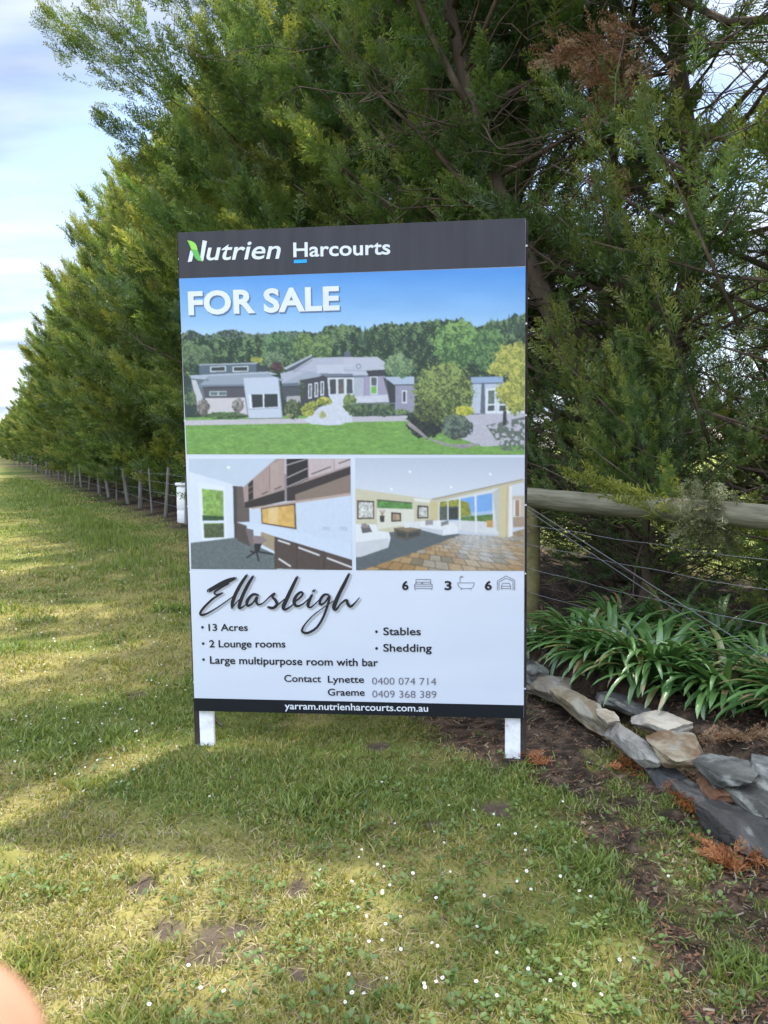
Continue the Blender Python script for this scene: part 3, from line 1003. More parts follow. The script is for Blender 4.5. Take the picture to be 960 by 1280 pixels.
ORG = [(0.16, 0.055, 0.018), (0.30, 0.115, 0.035), (0.42, 0.20, 0.07)]
for i, a in enumerate([(842, 1003, .0, -.9, .10, 22, ORG, 'rust-orange dead frond bent across the mulch below the grey slab'),
                       (868, 1018, .0, -1.3, .16, 30, ORG, 'rust-orange dead frond beside the pale flake'),
                       (912, 1085, .0, 1.7, .13, 30, ORG, 'curled rust-orange frond near the lower right edge'),
                       (950, 1078, .0, .3, .12, 30, ORG, 'rust-orange frond cut by the right edge of the picture'),
                       (873, 922, .13, .5, .14, 28, TAN, 'tan dead frond under the strap leaves'),
                       (925, 915, .16, .1, .36, 56, TAN, 'long tan dead frond lying on the bed above the dark slab'),
                       (660, 958, .0, -.5, .06, 9, ORG, 'short orange-brown frond at the foot of the right leg'),
                       (785, 965, .0, 1.0, .14, 20, ORG, 'thin rusty frond halfway between the sign and the stones'),
                       (672, 855, .0, .4, .12, 16, ORG, 'rusty frond beside the dark boulder')]):
    frond(*a, 300 + i)


def stick(u0, v0, u1, v1, r, label, seed):
    a, b = at(u0, v0), at(u1, v1)
    rng = np.random.default_rng(seed)
    p = np.array([a + (b - a) * s for s in np.linspace(0, 1, 7)])
    p += rng.normal(0, .006, p.shape)
    p[:, 2] = gz(p[:, 0], p[:, 1]) + r + .006
    V, F = tubes([(p - p[3], np.linspace(r, r * .4, 7))], 6)
    o = link('twig', make_mesh('twig', V, F, [M_BARK], None, True))
    o.location = p[3]
    return tag(o, label, 'twig')


stick(735, 952, 790, 985, .004, 'thin bent twig on the dark mulch between sign and stones', 1)
stick(770, 1003, 808, 1022, .003, 'short grey twig on the mulch left of the rusty frond', 2)
stick(655, 905, 690, 893, .006, 'pale stick lying beside the right side of the sign', 3)
stick(268, 900, 277, 912, .008, 'brown bark scrap beside the left leg', 4)
# ------------------------------------------------------------------ the for sale sign
SW, SH = 1.5124, 2.1659
R_ = Matrix.Rotation(-0.10135, 4, 'Z') @ Matrix.Rotation(-0.0119, 4, 'Y') @ Matrix.Rotation(0.00646, 4, 'X')
s_org = Vector((-0.12944, 3.41218, 0.18957)) - (R_ @ Vector((0, 0, 0.19)))
sign = empty('for_sale_sign', s_org)
sign.rotation_euler = R_.to_euler()
tag(sign, 'tall printed real estate for sale board on two white painted legs', 'sign')
SM = np.array(Matrix.Translation(s_org) @ R_)
SMI = np.linalg.inv(SM)


def sg(u, v):
    """Place on the face of the board (x across, z up) seen at (u, v) of the photograph."""
    a, b = (u - 480) / FPX, (v - 640) / FPX
    d = SMI[:3, :3] @ np.array([a, cP - b * sP, -sP - b * cP])
    o = SMI[:3, :3] @ np.array([0, 0, CAM_H]) + SMI[:3, 3]
    t = -o[1] / d[1]
    q = o + d * t
    return np.array([q[0], q[2]])


def face_uv(x, z):
    """Inverse of sg for arrays."""
    P = np.stack([x, 0 * x, z], -1) @ SM[:3, :3].T + SM[:3, 3] - np.array([0, 0, CAM_H])
    down, fwd = -sP * P[..., 1] - cP * P[..., 2], cP * P[..., 1] - sP * P[..., 2]
    return 480 + FPX * P[..., 0] / fwd, 640 + FPX * down / fwd


BZ0, BZ1 = 0.19, 0.19 + SH
hw = SW / 2
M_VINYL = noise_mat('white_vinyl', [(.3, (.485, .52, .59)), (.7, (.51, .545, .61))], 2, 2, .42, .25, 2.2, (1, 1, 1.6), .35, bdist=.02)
M_HEAD = noise_mat('charcoal_vinyl', [(.3, (.034, .033, .040)), (.7, (.045, .044, .052))], 3, 2, .55, .35, 3, (5, 1, .6), .2, bdist=.015)
M_FOOT = flat_mat('black_vinyl', (.006, .008, .012), .45, .3)
M_DARKWOOD = noise_mat('dark_stained_timber', [(.3, (.018, .014, .012)), (.7, (.05, .04, .034))], 12, 5, .8, .3, 40, spec=.2)
M_WHITEWOOD = noise_mat('chipped_white_paint', [(.30, (.30, .28, .26)), (.36, (.60, .60, .60)), (.5, (.74, .75, .77)), (.8, (.8, .81, .83))], 14, 6, .6, .3, 60, spec=.3, bdist=.003)
M_INK = flat_mat('black_ink', (.012, .012, .016), .5, .3)
M_INKG = flat_mat('grey_ink', (.36, .37, .40), .5, .3)
M_INKT = flat_mat('thin_grey_ink', (.14, .13, .16), .5, .3)
M_INKW = flat_mat('white_ink', (.58, .61, .66), .45, .35)
M_INKS = flat_mat('shadow_ink', (.10, .16, .28), .5, .3)
M_INKD = flat_mat('slate_ink', (.10, .11, .13), .5, .3)
M_BLUE = flat_mat('blue_ink', (.01, .30, .85), .5, .3)
M_LEAF1 = flat_mat('light_green_ink', (.25, .58, .08), .5, .3)
M_LEAF2 = flat_mat('mid_green_ink', (.10, .40, .07), .5, .3)

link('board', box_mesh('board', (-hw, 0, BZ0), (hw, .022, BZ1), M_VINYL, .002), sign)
M_SCREW = flat_mat('screw_steel', (.6, .6, .6), .35, .5)
for sx in (-1, 1):
    for fz in (.06, .3, .44, .62, .8, .95):
        aa = np.linspace(0, 2 * np.pi, 10, endpoint=False)
        cx, cz = sx * (hw + .006), BZ0 + SH * fz
        link('screw', make_mesh('screw', np.column_stack([cx + .0045 * np.cos(aa), np.full(10, .0225), cz + .0045 * np.sin(aa)]), np.arange(10)[None, :], [M_SCREW]), sign)
for sx in (-1, 1):
    lx = sx * (hw - .047)
    lg = link('leg', box_mesh('leg', (lx - .034, .0235, -.12), (lx + .034, .045, BZ1 - .05), M_WHITEWOOD, .002), sign)
    ox = sx * (hw - .0005)
    x0, x1 = sorted((ox - sx * .0115, ox + sx * .0135))
    link('batten', box_mesh('batten', (x0, .024, -.12), (x1, .085, BZ1 - .004), M_DARKWOOD, .002), sign)
    link('cross_rail', box_mesh('cross_rail', (-hw + .09, .0235, BZ0 + (.25 if sx < 0 else 1.5)), (hw - .09, .06, BZ0 + (.32 if sx < 0 else 1.57)), M_DARKWOOD, .002), sign)


def quad_print(name, pts, mat, y=-.0015, parent=None):
    p = [sg(*q) for q in pts]
    return link(name, make_mesh(name, np.array([[a, y, b] for a, b in p]), np.array([[0, 1, 2, 3]]), [mat]), parent or sign)


# header and footer bands reach the board's edges
zt = .5 * (sg(223, 348)[1] + sg(657, 333)[1])
hv = np.array([[-hw + .001, -.0015, zt], [hw - .001, -.0015, zt], [hw - .001, -.0015, BZ1 - .001], [-hw + .001, -.0015, BZ1 - .001]])
link('header_band', make_mesh('header_band', hv, np.array([[0, 1, 2, 3]]), [M_HEAD]), sign)
zf = .5 * (sg(245, 872)[1] + sg(655, 882)[1])
fv = np.array([[-hw + .001, -.0015, BZ0 + .001], [hw - .001, -.0015, BZ0 + .001], [hw - .001, -.0015, zf], [-hw + .001, -.0015, zf]])
link('footer_band', make_mesh('footer_band', fv, np.array([[0, 1, 2, 3]]), [M_FOOT]), sign)


# ---- the three printed photographs: pictures made of coloured mesh cells
def lin(c):
    c = np.asarray(c, float) / 255
    return np.where(c <= .04045, c / 12.92, ((c + .055) / 1.055) ** 2.4)


WHITE_L = lin((224, 232, 246))


class Pic:
    def __init__(self, U_, V_):
        self.U, self.V = U_, V_
        self.c = np.zeros(U_.shape + (3,))

    def sel(self, pts):
        pts = np.asarray(pts, float)
        m = np.zeros(self.U.shape, bool)
        x1, y1 = pts[-1]
        for x2, y2 in pts:
            if y1 != y2:
                hit = ((self.V < y1) != (self.V < y2)) & (self.U < (x2 - x1) * (self.V - y1) / (y2 - y1) + x1)
                m ^= hit
            x1, y1 = x2, y2
        return m

    def put(self, m, col, var=0.0, s=.3, seed=1, stretch=1.0):
        col = np.asarray(col, float)
        if var:
            n = fbm(self.U[m], self.V[m] * stretch, s, seed, 4) - .5
            self.c[m] = np.clip(col * (1 + 2 * var * n)[:, None], 0, 255)
        else:
            self.c[m] = col

    def poly(self, pts, col, var=.02, s=.3, seed=1, stretch=1.0):
        self.put(self.sel(pts), col, var, s, seed, stretch)

    def line(self, p, q, w, col):
        p, q = np.array(p, float), np.array(q, float)
        d = q - p
        L_ = np.hypot(*d)
        n = np.array([-d[1], d[0]]) / L_ * w / 2
        self.poly([p + n, q + n, q - n, p - n], col, 0)

    def bush(self, cx, cy, rx, ry, dark, light, seed, s=.35, rough=.5):
        """Foliage: an uneven outline filled with light and dark clumps."""
        q = np.hypot((self.U - cx) / rx, (self.V - cy) / ry)
        n = fbm(self.U, self.V, s * .9, seed, 4)
        m = q + (n - .5) * rough < .92
        k = np.clip(.40 + 2.0 * (fbm(self.U[m], self.V[m], s * .55, seed + 3, 2) - .5) + 3.4 * (fbm(self.U[m], self.V[m], s * 2.2, seed + 9, 2) - .5) - .38 * (self.V[m] - cy) / ry - .12 * (self.U[m] - cx) / rx, 0, 1)
        self.c[m] = lerp(dark, light, k)

    def treeline(self, prof, bottom, dark, light, seed, jag=6, s=.3):
        us, vs = zip(*prof)
        top = np.interp(self.U, us, vs) + (fbm(self.U, self.U * 0, .22, seed, 4) - .5) * jag * 2 + (fbm(self.U, self.V, .8, seed + 1, 2) - .5) * 3
        m = (self.V > top) & (self.V < bottom)
        k = np.clip(.34 + 2.4 * (fbm(self.U[m], self.V[m] * .6, s * .5, seed + 3, 2) - .5) + 3.2 * (fbm(self.U[m], self.V[m], s * 2.2, seed + 9, 2) - .5) - .012 * (self.V[m] - top[m] - 8), 0, 1)
        self.c[m] = lerp(dark, light, k)


def picture(name, corners, nu, nv, paint):
    c = [sg(*p) for p in corners]                       # TL TR BR BL

    def grid(a, b):
        s, t = np.linspace(0, 1, a)[:, None, None], np.linspace(0, 1, b)[None, :, None]
        return (c[0] * (1 - s) + c[1] * s) * (1 - t) + (c[3] * (1 - s) + c[2] * s) * t
    fine = grid(nu * 3, nv * 3)
    U_, V_ = face_uv(fine[..., 0], fine[..., 1])
    p = Pic(U_, V_)
    paint(p)
    # the softness and grain of a wide-format print
    im = p.c
    for ax in (0, 1):
        im = (np.roll(im, 1, ax) + im + np.roll(im, -1, ax)) / 3
    im[0], im[-1], im[:, 0], im[:, -1] = p.c[0], p.c[-1], p.c[:, 0], p.c[:, -1]
    gr = (fbm(U_, V_, 1.1, 201, 3) - .5)
    im = im * (1 + .06 * gr)[..., None]
    p.c = im
    col = lin(np.clip(p.c, 0, 255)).reshape(nu, 3, nv, 3, 3).mean((1, 3))
    col = np.clip(col / WHITE_L * np.array([.535, .57, .625]), 0, .85)
    g = grid(nu, nv)
    V = np.stack([g[..., 0], np.full(g.shape[:2], -.0015), g[..., 1]], -1).reshape(-1, 3)
    i = np.arange(nu * nv).reshape(nu, nv)
    F = np.stack([i[:-1, :-1], i[:-1, 1:], i[1:, 1:], i[1:, :-1]], -1).reshape(-1, 4)
    return link(name, make_mesh(name, V, F, [M_PRINT], col.reshape(-1, 3)), sign)


def A(x, y): return (220 + x / 4.364, 390 + y / 4.364)
def B(x, y): return (430 + x / 4.174, 390 + y / 4.174)
def AP(*a): return [A(*p) for p in a]
def BP(*a): return [B(*p) for p in a]


def paint_house(p):
    t = np.clip((p.V - 340) / 80, 0, 1)
    p.c[:] = lerp((78, 148, 228), (172, 208, 240), t)
    hz = fbm(p.U * .3, p.V, .05, 3, 3)
    p.c += ((hz - .5) * 14)[..., None]
    # far left wood, then the right wood, then its lighter trees
    p.treeline([A(30, 112), A(90, 100), A(140, 125), A(220, 118), A(290, 92), A(350, 112), A(430, 118), A(500, 115), A(600, 110), A(700, 110), A(960, 110)], A(0, 600)[1], (44, 60, 56), (112, 130, 108), 11, 3)
    p.poly(AP((225, 225), (480, 218), (480, 275), (225, 282)), (146, 172, 112), .06, .5, 5)
    for x in (258, 280):
        p.line(A(x, 135), A(x + 3, 222), .8, (150, 158, 158))
    p.line(A(40, 150), A(470, 142), .35, (150, 160, 165))
    p.treeline([A(560, 140), A(640, 150), A(700, 110), A(770, 130), A(820, 88), A(880, 66), A(930, 75), B(60, 80), B(95, 95), B(130, 85), B(190, 65), B(300, 62), B(360, 58), B(430, 45), B(490, 40), B(540, 45),
                 B(600, 35), B(680, 70), B(720, 72), B(765, 45), B(800, 50), B(850, 35), B(890, 20), B(960, 5)], B(0, 340)[1], (30, 50, 36), (112, 138, 90), 21, 5, .34)
    for cx in (530, 500, 765, 800, 860, 895, 920, 110, 85):
        x, y = B(cx, 20 if cx > 850 else (40 if cx > 300 else 80))
        p.poly([(x, y - 3), (x + 3.4, y + 22), (x - 3.4, y + 22)], (56, 78, 60), .3, .5, cx)
    p.bush(*A(560, 190), 20, 20, (44, 68, 50), (104, 140, 92), 31)
    p.bush(*A(700, 190), 14, 20, (60, 84, 48), (132, 158, 88), 32)
    p.bush(*A(800, 190), 14, 18, (54, 78, 48), (128, 152, 90), 37)
    p.bush(*B(590, 170), 34, 32, (54, 84, 50), (134, 172, 92), 33)
    p.bush(*B(760, 200), 22, 32, (48, 76, 48), (112, 148, 84), 34)
    p.bush(*A(120, 235), 24, 14, (52, 70, 50), (108, 130, 90), 35)
    p.bush(*A(540, 260), 14, 12, (70, 92, 70), (126, 148, 110), 36)
    p.bush(*A(550, 300), 9, 7, (48, 34, 40), (96, 66, 64), 38)
    p.bush(*A(440, 262), 8, 4, (120, 130, 60), (170, 170, 80), 39)
    # lawn and paths
    p.poly(AP((20, 575), (960, 560), (960, 830), (20, 830)), (116, 160, 78), .16, .35, 41, 3)
    p.poly(BP((0, 545), (960, 560), (960, 790), (0, 790)), (116, 160, 78), .16, .35, 41, 3)
    p.poly(AP((40, 590), (960, 575), (960, 602), (40, 618)), (196, 190, 200), .05, .6, 42)
    p.poly(BP((0, 545), (330, 540), (330, 568), (0, 574)), (190, 186, 196), .05, .6, 43)
    p.poly(BP((560, 540), (945, 520), (945, 690), (720, 700), (560, 640)), (186, 184, 196), .08, .6, 44)
    # house, left wing
    p.poly(AP((128, 285), (445, 278), (470, 335), (128, 340)), (86, 102, 116), .04)
    p.poly(AP((128, 285), (445, 275), (445, 284), (128, 292)), (160, 168, 180), .02)
    p.poly(AP((440, 280), (520, 320), (440, 330)), (52, 58, 66), .04)
    for x in (188, 310):
        p.poly(AP((x, 298), (x + 86, 294), (x + 86, 324), (x, 328)), (214, 220, 228), 0)
        p.poly(AP((x + 6, 302), (x + 80, 299), (x + 80, 320), (x + 6, 322)), (52, 60, 62), .1)
    p.poly(AP((85, 360), (520, 335), (520, 400), (100, 480), (125, 500), (100, 505)), (104, 112, 122), .05)
    p.poly(AP((85, 368), (112, 372), (160, 500), (118, 500)), (196, 196, 204), .03)
    p.poly(AP((80, 345), (500, 325), (560, 340), (380, 352), (180, 372), (82, 362)), (172, 182, 198), .03)
    p.poly(AP((182, 350), (500, 335), (590, 372), (368, 402), (125, 402)), (150, 160, 176), .03, .8, 3, 3)
    p.poly(AP((125, 398), (368, 394), (368, 408), (125, 412)), (112, 124, 140), .02)
    p.poly(AP((148, 412), (372, 408), (378, 470), (160, 472)), (82, 80, 88), .06, .7)
    p.poly(AP((160, 470), (378, 466), (392, 560), (176, 568)), (204, 198, 204), .04, .6)
    p.poly(AP((184, 432), (278, 430), (278, 456), (184, 458)), (190, 200, 208), 0)
    for x in (189, 236):
        p.poly(AP((x, 436), (x + 40, 435), (x + 40, 452), (x, 453)), (96, 112, 118), .1)
    # white porch box
    p.poly(AP((368, 360), (560, 354), (582, 578), (398, 582)), (196, 206, 224), .03)
    m = p.sel(AP((368, 360), (560, 354), (568, 440), (382, 446)))
    p.c[m] = lerp((182, 194, 216), (206, 214, 230), .5 + .5 * np.sin(p.U[m] * 4.2))
    p.poly(AP((398, 450), (560, 444), (562, 522), (405, 530)), (224, 230, 240), 0)
    p.poly(AP((412, 450), (474, 448), (476, 518), (418, 522)), (46, 54, 58), .12)
    p.poly(AP((482, 448), (556, 446), (558, 516), (484, 520)), (44, 52, 56), .12)
    # main roof
    p.poly(AP((590, 310), (742, 234), (748, 262), (640, 330)), (76, 84, 94), .04)
    p.poly(AP((590, 305), (742, 232), (744, 240), (598, 316)), (180, 188, 200), 0)
    p.poly(AP((748, 250), (965, 244), (965, 335), (770, 332), (580, 395), (570, 335), (640, 318)), (178, 182, 200), .03, .9, 3, 4)
    p.poly(BP((0, 238), (172, 234), (218, 265), (214, 300), (122, 306), (0, 300)), (188, 190, 206), .03, .9, 3, 4)
    p.poly(AP((765, 290), (965, 285), (965, 335), (770, 332)), (192, 196, 212), .03)
    p.poly(BP((0, 285), (100, 280), (128, 330), (0, 330)), (184, 190, 206), .03)
    p.poly(AP((700, 330), (835, 330), (670, 400), (580, 390)), (160, 168, 184), .04)
    p.poly(AP((582, 390), (672, 385), (672, 405), (582, 408)), (98, 110, 126), 0)
    p.poly(AP((918, 218), (952, 218), (952, 246), (918, 246)), (92, 100, 116), .04)
    p.poly(BP((5, 208), (35, 208), (35, 236), (5, 236)), (92, 100, 116), .04)
    q = np.hypot(p.U - B(76, 284)[0], p.V - B(76, 284)[1])
    p.put((q < 3.3) & (q > 2.2), (126, 136, 152))
    # dark walls, windows of the centre
    p.poly(AP((578, 405), (680, 402), (680, 475), (586, 480)), (74, 78, 88), .05)
    p.poly(AP((604, 460), (680, 456), (680, 545), (604, 560)), (176, 172, 178), .06)
    p.poly(AP((676, 372), (826, 345), (834, 490), (684, 545)), (62, 62, 72), .05)
    for x in (722, 756, 788):
        p.poly(AP((x, 392 - (x - 722) * .2), (x + 20, 390 - (x - 722) * .2), (x + 20, 470 - (x - 722) * .25), (x, 474 - (x - 722) * .25)), (222, 228, 236), 0)
        p.poly(AP((x + 5, 398 - (x - 722) * .2), (x + 15, 397 - (x - 722) * .2), (x + 15, 462 - (x - 722) * .25), (x + 5, 466 - (x - 722) * .25)), (84, 90, 98), .1)
    p.poly(AP((826, 355), (965, 350), (965, 455), (834, 455)), (214, 218, 226), .02)
    p.poly(AP((838, 368), (872, 366), (874, 446), (842, 448)), (62, 66, 72), .15)
    p.poly(AP((884, 366), (922, 364), (922, 444), (886, 446)), (92, 92, 88), .2)
    p.poly(AP((932, 364), (965, 362), (965, 444), (932, 444)), (70, 74, 78), .2)
    p.poly(AP((770, 332), (965, 332), (965, 354), (826, 356)), (112, 122, 140), .03)
    p.poly(BP((0, 330), (125, 330), (125, 345), (0, 347)), (112, 122, 140), .03)
    p.poly(BP((0, 342), (52, 342), (52, 428), (0, 430)), (214, 218, 226), 0)
    p.poly(BP((14, 350), (44, 350), (46, 424), (14, 426)), (70, 78, 82), .15)
    p.poly(BP((52, 342), (130, 340), (136, 436), (52, 440)), (176, 180, 196), .04)
    p.poly(BP((126, 308), (214, 302), (210, 336), (130, 340)), (56, 56, 66), .05)
    p.poly(BP((104, 338), (214, 334), (236, 470), (106, 440)), (160, 154, 178), .04)
    p.poly(BP((136, 338), (176, 336), (176, 430), (138, 430)), (214, 218, 226), 0)
    p.poly(BP((142, 342), (170, 342), (170, 384), (142, 384)), (84, 92, 98), .1)
    p.poly(BP((142, 388), (170, 388), (170, 424), (142, 424)), (112, 176, 80), .1)
    p.poly(BP((52, 440), (240, 430), (246, 470), (0, 476), (0, 432)), (202, 204, 218), .05)
    p.poly(BP((205, 340), (270, 380), (270, 470), (238, 470)), (52, 56, 60), .06)
    p.poly(BP((205, 338), (366, 336), (366, 378), (262, 380)), (174, 188, 208), .03)
    p.poly(BP((266, 384), (372, 380), (372, 520), (270, 540)), (150, 148, 170), .04)
    p.poly(BP((302, 408), (328, 408), (328, 476), (302, 476)), (222, 226, 234), 0)
    p.poly(BP((307, 414), (321, 414), (321, 468), (307, 468)), (70, 76, 84), .1)
    # right wing
    p.poly(BP((660, 340), (828, 336), (828, 368), (660, 374)), (150, 172, 204), .03)
    p.poly(BP((660, 372), (945, 368), (945, 530), (660, 530)), (186, 196, 214), .05)
    p.poly(BP((716, 372), (732, 372), (736, 528), (710, 528)), (96, 104, 116), .05)
    for x in (740, 800, 850, 890):
        p.poly(BP((x, 400), (x + 52, 396), (x + 52, 528), (x - 4, 530)), (222, 228, 236), 0)
        p.poly(BP((x + 12, 410), (x + 44, 408), (x + 44, 478), (x + 10, 480)), (98, 112, 106), .25)
        p.poly(BP((x + 10, 488), (x + 44, 486), (x + 44, 514), (x + 8, 516)), (70, 80, 82), .25)
    # forecourt
    p.poly(AP((830, 448), (920, 448), (960, 560), (960, 600), (930, 600), (900, 614), (830, 618), (740, 610), (700, 590), (780, 520), (850, 490)), (206, 210, 224), .08, .6)
    p.poly(BP((0, 470), (20, 470), (8, 570), (0, 575)), (206, 210, 224), .06, .6)
    # planting
    for i, (x, y, rx, ry, d, l) in enumerate([(270, 565, 30, 5, (48, 70, 44), (104, 138, 76)), (150, 520, 9, 11, (92, 88, 84), (168, 160, 158)), (340, 510, 8, 10, (90, 90, 84), (176, 170, 168)), (640, 530, 12, 13, (40, 52, 38), (110, 124, 84)),
                                            (720, 535, 9, 9, (110, 122, 44), (196, 196, 96)), (810, 485, 10, 6, (112, 126, 44), (206, 200, 100)), (750, 505, 7, 5, (112, 126, 44), (196, 196, 96)), (620, 565, 5, 3, (120, 120, 80), (180, 176, 130)),
                                            (945, 500, 8, 12, (62, 88, 50), (132, 150, 82)), (800, 560, 5, 5, (140, 150, 90), (196, 196, 150)), (690, 420, 4, 12, (50, 62, 50), (90, 100, 84)), (80, 470, 8, 10, (50, 70, 50), (120, 140, 100))]):
        p.bush(*A(x, y), rx, ry, d, l, 50 + i, .55)
    for i, (x, y, rx, ry, d, l) in enumerate([(80, 512, 16, 9, (50, 68, 52), (112, 132, 92)), (200, 510, 17, 9, (50, 68, 52), (112, 132, 92)), (30, 460, 9, 7, (70, 96, 50), (140, 156, 88)), (300, 520, 9, 4, (70, 96, 60), (130, 150, 92)),
                                            (285, 280, 20, 16, (72, 100, 72), (142, 164, 116)), (430, 580, 26, 20, (26, 32, 36), (58, 66, 56)), (520, 420, 41, 41, (58, 74, 40), (150, 166, 92)), (440, 520, 20, 16, (34, 44, 34), (112, 126, 66)),
                                            (590, 600, 20, 17, (52, 62, 62), (116, 134, 112)), (630, 515, 12, 7, (140, 150, 50), (214, 206, 84))]):
        p.bush(*B(x, y), rx, ry, d, l, 80 + i, .45)
    p.poly(BP((330, 560), (400, 620), (440, 655), (560, 690), (690, 685), (715, 690), (620, 712), (520, 695), (420, 655), (330, 590)), (150, 142, 146), .3, .9)
    # yellow tree at the right and its shade
    m = p.sel(BP((740, 590), (945, 545), (945, 715), (830, 725)))
    k = fbm(p.U, p.V, .35, 95, 4) > .45
    p.put(m & k, (96, 106, 96), .2, .8, 96)
    p.poly(BP((830, 500), (846, 500), (848, 590), (826, 590)), (56, 56, 56), .1)
    for i, (x, y, rx, ry) in enumerate([(880, 250, 26, 22), (920, 350, 18, 26), (850, 420, 16, 14), (900, 470, 16, 16), (800, 300, 12, 9), (920, 200, 14, 10)]):
        p.bush(*B(x, y), rx, ry, (112, 122, 56), (206, 200, 96), 100 + i, .5, .9)
    # eave lines, corners, gutters and foot-of-wall lines that a camera would have caught
    for a, b, w, c in [((148, 412), (372, 408), 1.6, (58, 60, 68)), ((85, 366), (182, 372), 1.2, (92, 100, 110)), ((368, 362), (398, 582), .8, (150, 160, 176)), ((560, 356), (582, 578), 1.1, (132, 140, 156)),
                       ((398, 580), (582, 578), .9, (120, 122, 128)), ((176, 566), (392, 560), 1.0, (96, 104, 84)), ((582, 408), (672, 405), 1.2, (52, 56, 62)), ((826, 356), (965, 352), 1.3, (66, 72, 82)), ((768, 333), (965, 334), .8, (214, 218, 228)),
                       ((684, 545), (834, 490), 1.0, (70, 74, 66)), ((500, 336), (590, 372), .6, (120, 128, 142)), ((640, 318), (770, 332), .6, (146, 152, 168)), ((125, 402), (182, 350), .6, (118, 126, 140)), ((745, 262), (640, 330), .8, (120, 126, 140)),
                       ((398, 530), (562, 523), 1.1, (150, 158, 174)), ((480, 449), (480, 522), 1.0, (230, 234, 242))]:
        p.line(A(*a), A(*b), w, c)
    for a, b, w, c in [((126, 308), (214, 304), 1.0, (44, 46, 54)), ((262, 381), (366, 379), 1.4, (70, 74, 88)), ((660, 374), (828, 370), 1.3, (84, 96, 116)), ((106, 340), (106, 440), .8, (130, 128, 146)), ((214, 334), (236, 470), .8, (118, 114, 130)),
                       ((270, 538), (372, 520), 1.0, (92, 98, 88)), ((150, 480), (150, 540), .5, (150, 156, 156)), ((268, 470), (268, 540), .6, (160, 164, 170)), ((20, 478), (268, 476), .5, (170, 174, 176)), ((0, 302), (122, 308), .7, (150, 154, 170))]:
        p.line(B(*a), B(*b), w, c)
    m = (p.V > A(0, 590)[1]) & (p.c[..., 1] > p.c[..., 0] + 20)
    p.c[m] *= (1 + .30 * (fbm(p.U[m], p.V[m] * 2.5, .9, 140, 3) - .5) + .22 * (fbm(p.U[m], p.V[m] * 3, .12, 141, 3) - .5))[:, None]
    p.c = lerp(p.c, (205, 216, 232), np.full(p.U.shape, .04))


